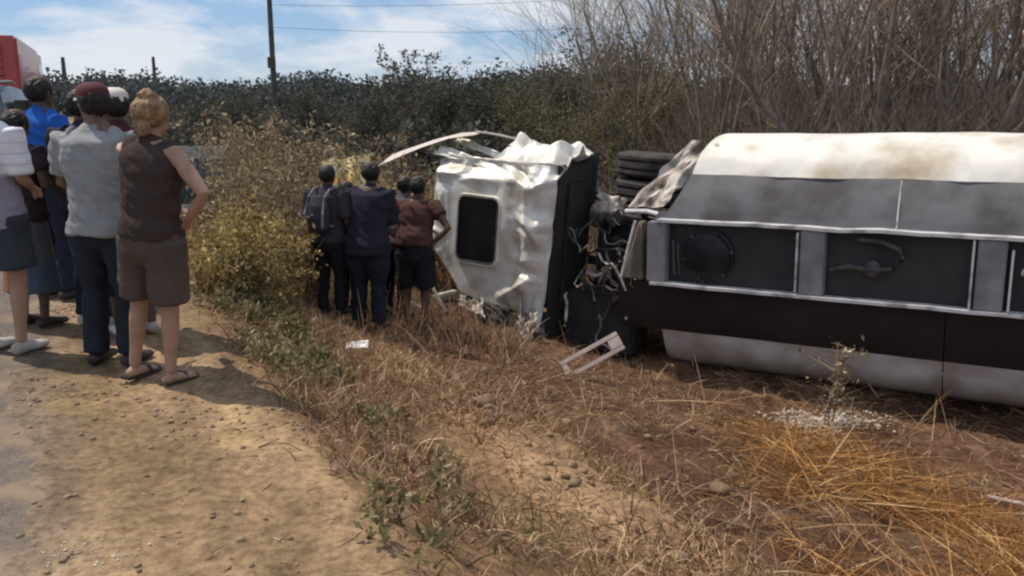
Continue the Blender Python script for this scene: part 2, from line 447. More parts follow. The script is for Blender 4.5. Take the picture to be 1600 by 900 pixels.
# ------------------------------------------------------------------ clods and stones
def lumps(name, x, y, r, mat, label, cat, sink=0.25, flat=0.65):
    bm = bmesh.new(); bmesh.ops.create_icosphere(bm, subdivisions=1, radius=1)
    bv = np.array([v.co[:] for v in bm.verts]); bf = np.array([[v.index for v in f.verts] for f in bm.faces]); bm.free()
    N = len(x)
    jit = 1 + 0.75*(rng.uniform(0, 1, (N, len(bv), 1)) - 0.5)
    sc = np.stack([rng.uniform(.7, 1.3, N), rng.uniform(.7, 1.3, N), rng.uniform(.5, .9, N)*flat/0.65], 1)
    a = rng.uniform(0, 6.28, N); ca, sa = np.cos(a), np.sin(a)
    V = bv[None]*jit*sc[:, None]*r[:, None, None]
    Vx = V[..., 0]*ca[:, None] - V[..., 1]*sa[:, None]; Vy = V[..., 0]*sa[:, None] + V[..., 1]*ca[:, None]
    V = np.stack([Vx, Vy, V[..., 2]], -1) + np.stack([x, y, height(x, y) + r*(0.5 - sink)], 1)[:, None]
    F = (bf[None] + (np.arange(N)*len(bv))[:, None, None]).reshape(-1, 3)
    return tag(link(name, npmesh(name, V.reshape(-1, 3), F, smooth=False), mat), label, cat, kind='stuff')
clod_mat = nmat('dry_clod', (0.30, 0.20, 0.12), (0.20, 0.125, 0.075), scale=4, rough=0.95, bump=0.4, bscale=60)
x, y = scatter(9000, -1, 5, 2, 9, lambda x, y: sstep(1.2, 1.6, s_of(x, y))*(1 - .85*sstep(2.15, 2.6, s_of(x, y)))*(1 - sstep(5, 6, s_of(x, y)))*(0.1 + 0.9*patch(x, y, 2, 31))*0.55)
lumps('soil_clods', x, y, np.where(rng.uniform(0, 1, len(x)) < .012, rng.uniform(.04, .08, len(x)), rng.uniform(0.006, 0.055, len(x))*rng.uniform(0.4, 1, len(x))), clod_mat, 'dry sandy clods heaped along the crest of the bank', 'soil')
peb_mat = nmat('roadside_gravel', (0.36, 0.255, 0.16), (0.20, 0.138, 0.088), scale=9, rough=0.9)
x, y = scatter(9000, -5, 0.5, 1.8, 9, lambda x, y: sstep(-1.7, -1.0, s_of(x, y))*(1 - sstep(0, 0.3, s_of(x, y)))*(0.12 + 0.88*patch(x, y, 1.9, 91, 0.45, 0.65))*0.8)
lumps('roadside_gravel', x, y, rng.uniform(0.003, 0.016, len(x)), peb_mat, 'loose gravel and crumbs scattered over the sandy shoulder', 'gravel')

# ================================================================== overturned tanker trailer
# local frame of the wreck: x to the rear along the vehicle, y away from the road, z up; the vehicle's top faces -y
TR = R(-30.3)
tank_white = nmat('weathered_white_paint', (0.76, 0.715, 0.64), (0.42, 0.32, 0.20), scale=1.7, rough=0.5, bump=0.3, bscale=6, detail=10, contrast=(0.46, 0.74))
tank_grey = nmat('scuffed_grey_paint', (0.18, 0.172, 0.175), (0.10, 0.09, 0.088), scale=2.4, rough=0.62, bump=0.25, bscale=8, detail=10, contrast=(.42, .66))
tank_dark = nmat('black_paint', (0.020, 0.018, 0.020), (0.035, 0.028, 0.026), scale=2, rough=0.65, detail=7)
tank_low = nmat('dusty_grey_paint', (0.70, 0.69, 0.68), (0.40, 0.36, 0.33), scale=2.0, rough=0.55, bump=0.1, bscale=9, detail=8)
post_grey = nmat('primer_grey_paint', (0.27, 0.26, 0.27), (0.20, 0.19, 0.20), scale=5, rough=0.6)
rail_white = nmat('chipped_white_rail', (0.62, 0.60, 0.59), (0.30, 0.28, 0.28), scale=5, rough=0.5, detail=9, contrast=(0.46, 0.64))
recess_mat = nmat('recess_black', (0.028, 0.027, 0.030), (0.05, 0.045, 0.045), scale=2.5, rough=0.5, detail=6)
lid_mat = nmat('manhole_metal', (0.012, 0.012, 0.014), (0.03, 0.03, 0.033), scale=4, rough=0.45, metal=0.2)
pipe_mat = nmat('dull_pipe', (0.10, 0.095, 0.09), (0.045, 0.04, 0.038), scale=8, rough=0.5)

trailer = tag(empty('tanker_trailer', (1.63, 10.5, -0.03), TR), 'overturned tanker trailer lying on its side, white flank up, black stripe low', 'trailer')
trailer.rotation_euler = (0, -0.018, TR)
PROF = [(1.19, 1.30), (1.20, 1.06), (1.165, 0.76), (1.07, 0.53), (0.95, 0.37), (0.76, 0.26), (0.50, 0.15), (0.30, 0.10), (0.22, 0.085),
        (-0.53, 0.085), (-0.60, 0.09), (-0.80, 0.13), (-1.02, 0.20), (-1.20, 0.29), (-1.42, 0.40), (-1.59, 0.57), (-1.69, 0.80), (-1.73, 1.06), (-1.72, 1.30)]
BACK = [(-1.55, 1.60), (-1.25, 1.90), (-0.7, 2.12), (-0.2, 2.18), (0.3, 2.12), (0.85, 1.90), (1.15, 1.60)]
TL = 9.0
def prof_at(z_idx):
    k = int(min(max(math.floor(z_idx), 0), len(PROF)-2)); f = z_idx - k
    p = [PROF[max(0, min(len(PROF)-1, k+d))] for d in (-1, 0, 1, 2)]
    o = []
    for c in (0, 1):
        a, b2, c2, d = (q[c] for q in p)
        o.append(0.5*((2*b2) + (-a+c2)*f + (2*a-5*b2+4*c2-d)*f*f + (-a+3*b2-3*c2+d)*f**3))
    return o
def strip(name, i0, i1, x0, x1, mat, dent=0.012, seed=1, nx=60, ny=14, lip=0.0, sk=(0, 0)):
    idx = np.linspace(i0, i1, ny); pr = np.array([prof_at(q) for q in idx])
    def fn(u, v):
        x = x0 + u*(x1-x0) + (1-u)*(sk[0]*(1-v) + sk[1]*v)
        z = np.interp(v, np.linspace(0, 1, ny), pr[:, 0]); y = np.interp(v, np.linspace(0, 1, ny), pr[:, 1])
        d = dent*2*(fbm(x*1.5, z*2.5 + 9, seed=seed) - 0.5) - lip
        return x, y + d, z + d*0.3
    return solid_sheet(name, nx, ny, fn, 0.012, mat, trailer)
# shell plates: each painted zone between weld seams
strip('flank_plate', 0, 5.02, 0.02, 4.2, tank_white, 0.045, 5, 90, 24, sk=(.62, .42))
strip('flank_plate', 0, 5.02, 4.21, TL, tank_white, 0.045, 6, 60, 24)
for k, (x0, x1) in enumerate([(0.02, 2.72), (2.735, 5.6), (5.615, TL)]):
    strip('shoulder_plate', 5.02, 8, x0, x1, tank_grey, 0.022, 12+k, 50, 14, lip=0.004, sk=(.42, 0.02) if k == 0 else (0, 0))
strip('spine_plate', 8.0, 9.0, 0.02, TL, recess_mat, 0.0, 3, 40, 4, lip=-0.03)
for k, (x0, x1) in enumerate([(-0.42, 3.25), (3.262, TL)]):
    strip('black_stripe_plate', 9, 12.75, x0, x1, tank_dark, 0.004, 22+k, 50, 14)
for k, (x0, x1) in enumerate([(0.10, 3.25), (3.262, TL)]):
    strip('belly_plate', 12.75, 18, x0, x1, tank_low, 0.006, 32+k, 50, 18, lip=0.003 + 0.004*k)
# back half, ends
mb = MB()
ring = [(p[0], p[1]) for p in ([PROF[-1]] + BACK + [PROF[0]])]
V = [(x, y, z) for x in (0.62, TL) for (z, y) in ring]; m = len(ring)
mb.add(V, [(k, k+1, m+k+1, m+k) for k in range(m-1)])
mb.build('underside_shell', tank_grey, trailer, smooth=True)
full = [(p[0], p[1]) for p in PROF] + BACK
for x0, bul in ((0.66, -0.30), (TL-0.01, 0.28)):
    mb = MB(); V = []; m = len(full); cz, cy = -0.18, 1.1
    for f, d in ((1, 0), (0.93, 0.35), (0.75, 0.7), (0.4, 0.95)):
        V += [(x0 + bul*d, cy + (y-cy)*f, cz + (z-cz)*f) for z, y in full]
    V.append((x0+bul, cy, cz)); F = []
    for r_ in range(3): F += [(r_*m+k, r_*m+(k+1) % m, (r_+1)*m+(k+1) % m, (r_+1)*m+k) for k in range(m)]
    F += [(3*m+k, 3*m+(k+1) % m, 4*m) for k in range(m)]
    mb.add(V, F); mb.build('end_cap', tank_grey, trailer, smooth=True)
mb = MB(); pl = [(p[0], p[1]+.02) for p in PROF[7:]] + [(-1.4, 1.7), (-.6, 1.9), (.25, 1.9)]
m = len(pl); mb.add([(x, y, z) for x in (0.12, 0.15) for (z, y) in pl], [tuple(range(m)), tuple(range(m, 2*m))[::-1]] + [(k, (k+1) % m, m+(k+1) % m, m+k) for k in range(m)])
mb.build('front_bulkhead', tank_dark, trailer)
# weld bands on the shoulder
for x in (2.727, 5.607):
    mb = MB(); pts = []
    for q in np.linspace(5.05, 8, 8):
        z, y = prof_at(q); pts.append((x, y-0.012, z))
    mb.tube(pts, 0.011, 6); mb.build('weld_seam', rail_white, trailer, smooth=True)
# overturn rails, with bent chipped lips, and cross members of the top recess
def rail(z, x0, x1, seed, dz):
    mb = MB(); nseg = 46; h_, w_ = 0.16, 0.035
    for k in range(nseg):
        xa = x0 + (x1-x0)*k/nseg; xb = x0 + (x1-x0)*(k+1)/nseg
        ya, yb = (-0.075 + 0.022*(mnoise.noise(Vector((q*1.7, seed, 0)))) for q in (xa, xb))
        za, zb = (z + 0.016*(mnoise.noise(Vector((q*2.1, seed+5, 0)))) for q in (xa, xb))
        Vs = [(xa, ya, za), (xa, ya, za+w_), (xa, ya+h_, za+w_), (xa, ya+h_, za), (xb, yb, zb), (xb, yb, zb+w_), (xb, yb+h_, zb+w_), (xb, yb+h_, zb)]
        mb.add(Vs, [(0, 1, 5, 4), (1, 2, 6, 5), (3, 0, 4, 7)] + ([(3, 2, 1, 0)] if k == 0 else []) + ([(4, 5, 6, 7)] if k == nseg-1 else []))
    return mb.build('overturn_rail', rail_white, trailer)
rail(0.215, 0.12, TL-0.2, 1, 0); rail(-0.545, 0.05, TL-0.2, 7, 0)
posts = [0.0, 1.78, 3.50, 5.22, 6.94]
for k, x in enumerate(posts):
    w0 = 0.26 if k else 0.24
    mb = MB(); mb.box(x, x+w0, -0.052, 0.10, -0.505, 0.21); o = mb.build('cross_member', post_grey, trailer, bevel=0.012)
# narrow bright flanges standing at the edges of some members
for x, z0, z1 in ((1.74, -0.48, 0.18), (3.455, -0.50, 0.20), (3.80, -0.50, 0.12)):
    mb = MB(); mb.box(x, x+0.022, -0.07, 0.08, z0, z1); mb.build('flange', rail_white, trailer, bevel=0.004)
# the slanted plate closing the front of the recess
mb = MB()
mb.add([(-0.36, 0.02, -0.50), (-0.06, -0.03, -0.50), (-0.06, -0.03, 0.20), (-0.14, 0.02, 0.20), (-0.36, 0.12, -0.50), (-0.06, 0.12, -0.50), (-0.06, 0.12, 0.20), (-0.14, 0.12, 0.20)],
       [(0, 1, 2, 3), (4, 7, 6, 5), (0, 4, 5, 1), (1, 5, 6, 2), (2, 6, 7, 3), (3, 7, 4, 0)])
mb.build('slanted_front_plate', nmat('dusty_brown_plate', (0.20, 0.165, 0.13), (0.12, 0.10, 0.08), scale=5, rough=0.7), trailer, bevel=0.01)
mb = MB(); mb.tube([(-0.16, -0.02, 0.21), (-0.24, -0.03, -0.1), (-0.34, -0.02, -0.5)], 0.018, 8); mb.build('front_stay', rail_white, trailer, smooth=True)
# manholes in the recess
def manhole(x, z, r):
    mb = MB(); mb.lathe((x, 0.10, z), (0, -1, 0), [(-0.03, r*1.12), (0.035, r*1.12), (0.045, r), (0.085, r*0.97), (0.105, r*0.82), (0.115, 0.0001)], 30)
    o = mb.build('manhole_lid', lid_mat, trailer, smooth=True)
    for a in range(6):
        mb = MB(); an = a*math.pi/3 + 0.2
        mb.cyl((x+math.cos(an)*r*1.06, 0.055, z+math.sin(an)*r*1.06), (0, 1, 0), 0.022, 0.06, 8); mb.build('lid_bolt', pipe_mat, o)
manhole(0.72, -0.16, 0.27); manhole(6.0, -0.15, 0.27); manhole(4.35, -0.17, 0.24)
mb = MB(); mb.tube([(2.10, 0.03, -0.22), (2.3, 0.01, -0.16), (2.5, 0.0, -0.19), (2.72, 0.0, -0.16), (2.82, 0.0, -0.05), (2.78, 0.0, 0.05), (2.6, 0.02, 0.12), (2.35, 0.04, 0.13)], 0.03, 10)
mb.build('vapour_pipe', pipe_mat, trailer, smooth=True)
mb = MB(); mb.lathe((2.52, 0.08, -0.18), (0, -1, 0), [(0, .09), (0.05, .09), (0.06, 0.06), (0.10, 0.06), (0.11, .0001)], 16); mb.build('vent_valve', pipe_mat, trailer, smooth=True)
mb = MB(); mb.tube([(3.9, 0.02, -0.1), (4.0, 0.0, -0.12), (4.12, 0.0, -0.06)], 0.035, 8); mb.build('vent_valve', rail_white, trailer, smooth=True)
for x in (0.30, 0.36):
    mb = MB(); mb.tube([(x, 0.03, 0.0-x*.5+.15), (x+0.02, 0.0, -0.2), (x+.03, .02, -.4)], 0.014, 6); mb.build('hose', pipe_mat, trailer, smooth=True)

def crumple(name, P00, P10, P11, P01, amp, mat, parent, n=26, seed=1, freq=5.0, thick=0.006, fold=1.0):
    P = [np.array(q, float) for q in (P00, P10, P11, P01)]
    nrm = np.cross(P[1]-P[0], P[3]-P[0]); nrm /= np.linalg.norm(nrm)
    def fn(u, v):
        B = (P[0][None]*((1-u)*(1-v))[:, None] + P[1][None]*(u*(1-v))[:, None] + P[2][None]*(u*v)[:, None] + P[3][None]*((1-u)*v)[:, None])
        q = fbm(u*freq, v*freq, oct=3, seed=seed); rdg = 1 - np.abs(2*q-1)
        r2 = np.abs(((u*1.3 + v*0.9)*2.1*fold + q) % 1 - 0.5)
        d = amp*(1.6*(rdg-0.7) + 1.2*(r2-0.25))
        B = B + nrm[None]*d[:, None]
        e = amp*0.8*(vnoise(u*9, v*9, seed=seed+3) - 0.5)
        B = B + (P[1]-P[0])[None]*(e/np.linalg.norm(P[1]-P[0]))[:, None]
        return B[:, 0], B[:, 1], B[:, 2]
    return solid_sheet(name, n, n, fn, thick, mat, parent, smooth=True)
torn = nmat('dusty_torn_sheet', (0.62, 0.55, 0.47), (0.17, 0.125, 0.095), scale=4.5, rough=0.6, bump=0.3, bscale=20, contrast=(0.42, 0.6))
crumple('torn_front_sheet', (-0.42, 0.30, 0.34), (0.12, 0.22, 0.36), (0.66, 0.55, 1.10), (0.32, 0.62, 1.14), 0.075, torn, trailer, 30, 8, 2.2, fold=.5)
mb = MB(); mb.tube([(-0.42, 0.3, 0.28), (-0.1, 0.22, 0.30), (0.16, 0.10, 0.27)], 0.03, 8); mb.build('torn_edge_bar', rail_white, trailer, smooth=True)
# support legs and pipework folded under the front of the tank
for z0 in (-0.9, 0.5):
    mb = MB(); mb.box(0.2, 0.36, 2.1, 2.9, z0, z0+0.16); mb.build('landing_leg', tank_grey, trailer, bevel=0.01)
mb = MB(); mb.box(-0.1, TL, 2.05, 2.25, -0.55, -0.43); mb.box(-0.1, TL, 2.05, 2.25, 0.2, 0.32); mb.build('trailer_frame', tank_dark, trailer)

# ================================================================== tractor unit on its side
silver = nmat('dirty_silver_paint', (0.76, 0.72, 0.64), (0.46, 0.40, 0.32), scale=3.0, rough=0.46, metal=0.15, spec=0.5, bump=0.2, bscale=12, detail=10, contrast=(0.44, 0.70))
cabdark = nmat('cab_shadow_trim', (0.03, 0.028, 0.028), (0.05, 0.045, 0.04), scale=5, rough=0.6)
glass = nmat('dark_hatch_glass', (0.012, 0.014, 0.017), (0.02, 0.022, 0.025), scale=3, rough=0.16, spec=0.5)
rubber = nmat('tyre_rubber', (0.035, 0.031, 0.030), (0.075, 0.062, 0.054), scale=6, rough=0.85, bump=0.3, bscale=30)
steel = nmat('greasy_steel', (0.05, 0.045, 0.042), (0.11, 0.095, 0.08), scale=6, rough=0.55, metal=0.4)
lightsteel = nmat('bare_alloy', (0.42, 0.40, 0.37), (0.22, 0.20, 0.18), scale=8, rough=0.42, metal=0.5)
tractor = tag(empty('truck_cab', (1.63, 10.5, 0.02), TR), 'crushed silver truck cab on its side, roof hatch facing the road', 'truck')
tractor.rotation_euler = (Matrix.Rotation(TR, 4, 'Z') @ Matrix.Rotation(R(3), 4, 'Y') @ Matrix.Rotation(R(-3), 4, 'X')).to_euler(); tractor.location.z = -0.09
def tents(p, q, lines):
    """sharp folds: (p0, q0, p1, q1, half width, height)"""
    r_ = np.zeros_like(p)
    for (a0, b0, a1, b1, w, h_) in lines:
        L2 = (a1-a0)**2 + (b1-b0)**2
        t_ = np.clip(((p-a0)*(a1-a0) + (q-b0)*(b1-b0))/L2, 0, 1)
        d_ = np.hypot(p-a0-t_*(a1-a0), q-b0-t_*(b1-b0))
        r_ = r_ + h_*np.maximum(0, 1 - d_/w)*(0.35 + 0.65*np.sin(np.pi*np.clip(t_, .05, .95)))
    return r_
def rand_lines(seed, n, p0, p1, q0, q1, lmin, lmax, wmin, wmax, hh):
    rd_ = random.Random(seed); out = []
    for k in range(n):
        a0, b0, an, L = rd_.uniform(p0, p1), rd_.uniform(q0, q1), rd_.uniform(0, math.pi), rd_.uniform(lmin, lmax)
        out.append((a0, b0, a0+math.cos(an)*L, b0+math.sin(an)*L, rd_.uniform(wmin, wmax), rd_.choice([-1, 1])*hh*rd_.uniform(.5, 1.2)))
    return out
# roof panel: faces the road (-y); hatch opening region stays flat
XA, XB, ZA, ZB = -3.28, -1.30, -1.34, 0.80
HX0, HX1, HZ0, HZ1 = -2.68, -2.08, -0.56, 0.30
def hatch_mask(x, z):
    return sstep(0.06, 0.42, np.maximum(np.maximum(HX0-x, x-HX1), np.maximum(HZ0-z, z-HZ1)))
ROOF_FOLDS = (rand_lines(3, 16, -3.2, -1.35, 0.40, 0.80, .25, .8, .06, .14, .07) + rand_lines(19, 16, -2.0, -1.35, -1.5, 0.5, .2, .55, .06, .16, .065)
              + rand_lines(12, 7, -3.2, -2.8, -1.0, 0.6, .2, .5, .05, .12, .035)
              + [(-3.2, .44, -1.9, .36, .10, .05), (-3.1, .58, -2.1, .52, .08, -.07), (-3.2, .70, -1.4, .66, .12, .10), (-1.98, .42, -1.95, -.2, .07, -.05), (-1.9, .1, -1.45, .02, .10, -.06), (-1.95, -.05, -1.55, -.75, .10, .06),
                 (-1.70, .2, -1.40, -.25, .09, -.07), (-1.9, -.5, -1.45, -.62, .10, .06), (-1.95, -.95, -1.6, -.7, .12, -.09), (-2.9, .4, -2.85, -.7, .05, -.03)])
def roof_fn(u, v):
    x = XA + u*(XB-XA); z = ZA + v*(ZB-ZA)
    # outline eaten in towards the lower front corner
    x = x + 0.55*(1-u)*sstep(0.42, 0.0, v) + 0.10*(1-u)*sstep(0.8, 1.0, v)
    z = z + (1-v)*(0.25 - 0.50*u) + 0.10*(1-v)*sstep(0.5, 0.7, u)*(1-sstep(0.75, 0.95, u))
    x = x - 0.10*u*(1-v)
    m = hatch_mask(x, z)
    y = -0.03 + m*(1.05*tents(x, z, ROOF_FOLDS) + 0.05*(fbm(x*1.3, z*1.3, oct=2, seed=5) - .5))
    # rounded shoulders into the sides
    y = y + 0.22*sstep(0.14, 0.0, u)**2 + 0.10*sstep(0.90, 1.0, u)**2 + 0.16*sstep(0.88, 1.0, v)**2 + 0.12*sstep(0.1, 0.0, v)**2
    y = y + 0.10*np.exp(-((x+1.75)/0.10)**2)*sstep(0.45, 0.1, v) - 0.05*np.exp(-((x+1.62)/0.12)**2)*sstep(0.1, 0.5, v)
    y = y - 0.04*sstep(0.58, 0.66, u)*(1 - sstep(0.92, 0.98, u))*sstep(0.45, 0.6, v)
    return x, y, z
rf = solid_sheet('roof_panel', 150, 160, roof_fn, 0.02, silver, tractor)
# hatch: raised rounded frame and dark glass
def rrect(x0, x1, z0, z1, r, n=6, skew=0.0):
    pts = []
    for cx, cz, a0 in ((x1-r, z1-r, 0), (x0+r, z1-r, 90), (x0+r, z0+r, 180), (x1-r, z0+r, 270)):
        for k in range(n+1):
            an = R(a0 + 90*k/n); px_, pz_ = cx + r*math.cos(an), cz + r*math.sin(an)
            pts.append((px_ + skew*(pz_ - z1), pz_))
    return pts
fo, fi = rrect(HX0-0.05, HX1+0.05, HZ0-0.05, HZ1+0.05, 0.13), rrect(HX0, HX1, HZ0, HZ1, 0.09)
m = len(fo); mb = MB()
V = [(x, -0.01, z) for x, z in fo] + [(x, -0.075, z) for x, z in [(a_[0]*.6+b_[0]*.4, a_[1]*.6+b_[1]*.4) for a_, b_ in zip(fo, fi)]] + [(x, -0.07, z) for x, z in fi] + [(x, -0.01, z) for x, z in fi]
mb.add(V, [(r_*m+k, r_*m+(k+1) % m, (r_+1)*m+(k+1) % m, (r_+1)*m+k) for r_ in range(3) for k in range(m)])
hf = mb.build('hatch_frame', silver, tractor, smooth=True)
mb = MB(); mb.add([(x, -0.048, z) for x, z in fi] + [(x, -0.03, z) for x, z in fi], [tuple(range(m)), tuple(range(m, 2*m))[::-1]] + [(k, (k+1) % m, m+(k+1) % m, m+k) for k in range(m)])
mb.build('hatch_glass', glass, hf)
mb = MB(); mb.tube([(x_, -0.066, z_) for x_, z_ in fi] + [(fi[0][0], -0.066, fi[0][1])], 0.014, 6); mb.build('rubber_seal', rubber, hf, smooth=True)
# upper side (the door side, facing the sky): crumpled and folded down
SIDE_FOLDS = rand_lines(31, 22, -2.4, -1.3, 0.0, 1.0, .3, .8, .08, .18, .11)
def side_fn(u, v):
    x = -2.42 + 0.18*v + u*(XB+2.42-0.18*v); w = v
    y = 0.14 + w*0.9
    z = 0.80 + 0.26*sstep(0, 0.5, w) - 0.06*w
    z = z + tents(x, w, SIDE_FOLDS)*sstep(0.0, 0.12, w) + 0.08*(fbm(x*2, w*2, oct=2, seed=15) - .5)
    return x, y, z
mb = MB(); mb.box(XA+.12, -2.30, 0.22, 1.09, 0.30, 0.56); mb.build('tear_shade_box', cabdark, tractor)  # solid dark box standing in for the shade inside the tear
solid_sheet('door_side_panel', 80, 80, side_fn, 0.02, silver, tractor)
# folded ridges lying at the top front
crumple('folded_pillar', (-3.26, 0.10, 0.80), (-2.24, 0.16, 0.66), (-2.20, 0.26, 0.72), (-3.20, 0.22, 0.92), 0.035, silver, tractor, 20, 3, 4)
crumple('folded_pillar', (-3.16, 0.40, 0.98), (-2.20, 0.44, 0.74), (-2.16, 0.54, 0.80), (-3.10, 0.50, 1.05), 0.03, silver, tractor, 18, 4, 4)
# rear wall of the cab, front opening, floor side
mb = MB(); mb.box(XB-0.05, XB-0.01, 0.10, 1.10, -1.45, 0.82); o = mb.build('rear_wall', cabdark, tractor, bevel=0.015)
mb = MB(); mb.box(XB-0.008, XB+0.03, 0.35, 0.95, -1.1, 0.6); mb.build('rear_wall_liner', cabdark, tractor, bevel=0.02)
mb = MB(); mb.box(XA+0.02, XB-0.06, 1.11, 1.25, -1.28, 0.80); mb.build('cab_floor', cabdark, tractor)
mb = MB(); mb.box(XA+0.35, XB-0.06, 0.12, 1.10, -1.42, -1.33); mb.build('lower_door_side', silver, tractor)
for z0, z1 in ((-1.3, -1.18), (0.62, 0.74)):
    mb = MB(); mb.box(XA+0.02, XA+0.14, 0.25, 1.10, z0, z1); mb.build('windscreen_pillar', silver, tractor, bevel=0.02)
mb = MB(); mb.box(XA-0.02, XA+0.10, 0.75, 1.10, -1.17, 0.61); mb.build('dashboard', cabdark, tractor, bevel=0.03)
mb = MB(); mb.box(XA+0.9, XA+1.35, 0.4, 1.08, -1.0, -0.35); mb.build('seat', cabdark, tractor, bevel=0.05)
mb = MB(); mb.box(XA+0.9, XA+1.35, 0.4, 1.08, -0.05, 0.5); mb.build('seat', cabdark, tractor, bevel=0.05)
# crushed plastic and bent metal along the cab's lower edge
fend = nmat('crushed_dark_plastic', (0.028, 0.027, 0.024), (0.075, 0.07, 0.06), scale=5, rough=0.75, bump=0.3, bscale=15, contrast=(0.45, 0.62))
crumple('crushed_fairing', (-2.50, -0.20, -0.98), (-1.60, -0.24, -1.06), (-1.20, -0.42, -1.56), (-1.85, -0.40, -1.36), 0.08, fend, tractor, 26, 21, 5)
crumple('crushed_fairing', (-1.95, -0.30, -1.22), (-1.40, -0.24, -1.18), (-1.05, -0.62, -1.55), (-1.50, -0.60, -1.50), 0.08, fend, tractor, 22, 25, 5)
crumple('bent_fender', (-2.52, -0.16, -1.00), (-2.12, -0.20, -1.02), (-1.98, -0.40, -1.18), (-2.40, -0.36, -1.12), 0.05, torn, tractor, 18, 27, 4)
crumple('bent_fender', (-1.60, -0.20, -1.12), (-1.34, -0.14, -1.05), (-1.20, -0.50, -1.36), (-1.40, -0.50, -1.34), 0.06, torn, tractor, 18, 29, 4)
for P in ([(-3.15, -0.10, -0.72), (-2.85, -0.3, -0.98), (-2.55, -0.42, -1.22)], [(-3.25, -0.3, -1.20), (-2.8, -0.45, -1.26), (-2.4, -0.5, -1.34)]):
    mb = MB(); mb.tube(P, 0.022, 6); mb.build('bent_strip', lightsteel, tractor, smooth=True)
# torn roof visor sticking out past the front
cream = nmat('pale_visor_plastic', (0.72, 0.62, 0.54), (0.52, 0.42, 0.36), scale=4, rough=0.5)
mb = MB()
V = []; F = []
P = [(-4.02, 0.02, 0.64, 0.085), (-3.75, 0.06, 0.76, 0.075), (-3.40, 0.15, 0.92, 0.06), (-3.05, 0.30, 1.06, 0.045), (-2.72, 0.42, 1.12, 0.03)]
for (x, y, z, w) in P: V += [(x-.02, y-0.14, z-w*0.9), (x, y-0.12, z-w*.55), (x, y+0.16, z+w*1.1), (x, y+0.16, z+w*0.75)]
for k in range(len(P)-1):
    for e in range(4): F.append((k*4+e, k*4+(e+1) % 4, (k+1)*4+(e+1) % 4, (k+1)*4+e))
F += [(3, 2, 1, 0), tuple(range(len(V)-4, len(V)))]
mb.add(V, F); mb.build('torn_visor', cream, tractor, bevel=0.008)
mb = MB(); mb.tube([(-2.80, 0.42, 1.14), (-2.5, 0.50, 1.12), (-2.18, 0.56, 1.08), (-2.16, 0.56, 0.9)], 0.018, 6); mb.build('visor_bar', cream, tractor, smooth=True)
# chassis
for z0 in (-0.62, 0.30):
    mb = MB(); x0, x1 = -3.2, 1.6
    mb.box(x0, x1, 1.55, 1.80, z0, z0+0.02); mb.box(x0, x1, 1.55, 1.57, z0+.021, z0+0.09); mb.box(x0, x1, 1.78, 1.80, z0+.021, z0+0.09)
    mb.build('chassis_rail', steel, tractor)
for x in (-2.9, -1.15, -0.25, 0.7):
    mb = MB(); mb.box(x, x+0.09, 1.60, 1.76, -0.59, 0.29); mb.build('chassis_cross_member', steel, tractor)
mb = MB(); mb.box(-1.05, -0.62, 1.42, 1.52, -0.56, 0.26); mb.build('deck_plate', steel, tractor, bevel=0.01)
mb = MB(); mb.lathe((-0.05, 1.42, -0.14), (0, -1, 0), [(-.05, .44), (0.0, 0.46), (0.05, 0.42), (0.06, 0.1), (0.02, 0.0001)], 26); mb.build('fifth_wheel', steel, tractor, smooth=True)
for (x, z, rr) in ((-0.95, -0.95, 0.16), (-0.55, -0.95, 0.16)):
    mb = MB(); mb.lathe((x, 1.50, z), (1, 0, 0), [(-.3, .0001), (-.29, .1), (-.25, rr), (.25, rr), (.29, .1), (.3, .0001)], 20); mb.build('air_tank', steel, tractor, smooth=True)
mb = MB(); mb.lathe((-0.75, 1.62, -0.98), (1, 0, 0), [(-.45, .28), (-.43, .31), (.43, .31), (.45, .28)], 24); mb.build('fuel_tank', lightsteel, tractor, smooth=True)
mb = MB(); mb.lathe((-1.02, 1.0, 0.12), (0, 1, 0), [(-.35, .075), (-.3, .10), (.35, .10), (.4, .07)], 18); mb.build('exhaust_stack', steel, tractor, smooth=True)
mb = MB(); mb.box(-1.12, -0.55, 1.0, 1.4, -1.25, -0.72); mb.build('battery_box', cabdark, tractor, bevel=0.02)
mb = MB(); mb.box(-1.24, -0.25, 0.45, 0.98, -1.55, -0.80); mb.build('gap_shade_box', cabdark, tractor, bevel=0.03)  # added dark box, blacks out the lit ground between cab and tank
rr_ = random.Random(4)
mb = MB(); mb.box(-1.2, -0.1, 1.15, 1.41, -1.2, 0.12); mb.build('gap_backing_box', cabdark, tractor, bevel=0.06)  # dark box added behind the hoses to close the bright gap
for k in range(46):
    x, y, z = rr_.uniform(-1.25, -0.30), rr_.uniform(0.25, 1.1), rr_.uniform(-1.15, 0.30)
    p = [Vector((x, y, z))]; dv_ = Vector((rr_.uniform(-.02, .08), rr_.uniform(-.05, .05), rr_.uniform(-.08, .08)))
    for q in range(9): p.append(p[-1] + (dv_ := (dv_*.72 + Vector((rr_.uniform(-.04, .07), rr_.uniform(-.06, .05), rr_.uniform(-.08, .07))))))
    mb = MB(); mb.tube(p, rr_.choice([0.010, 0.014, 0.02]), 6)
    mb.build('air_hose', rr_.choice([steel, pipe_mat, rubber, torn]), tractor, smooth=True)
for k in range(18):
    x, y, z = rr_.uniform(-1.15, -0.40), rr_.uniform(0.4, 1.1), rr_.uniform(-1.2, 0.25)
    M_ = Matrix.Translation((x, y, z)) @ Matrix.Rotation(rr_.uniform(0, 3), 4, Vector((rr_.random(), rr_.random(), rr_.random())).normalized())
    mb = MB(); a_, b_, c_ = rr_.uniform(.04, .16), rr_.uniform(.03, .10), rr_.uniform(.01, .05)
    mb.box(-a_, a_, -b_, b_, -c_, c_, M_); mb.build('bent_bracket', rr_.choice([steel, lightsteel, steel]), tractor, bevel=0.006)
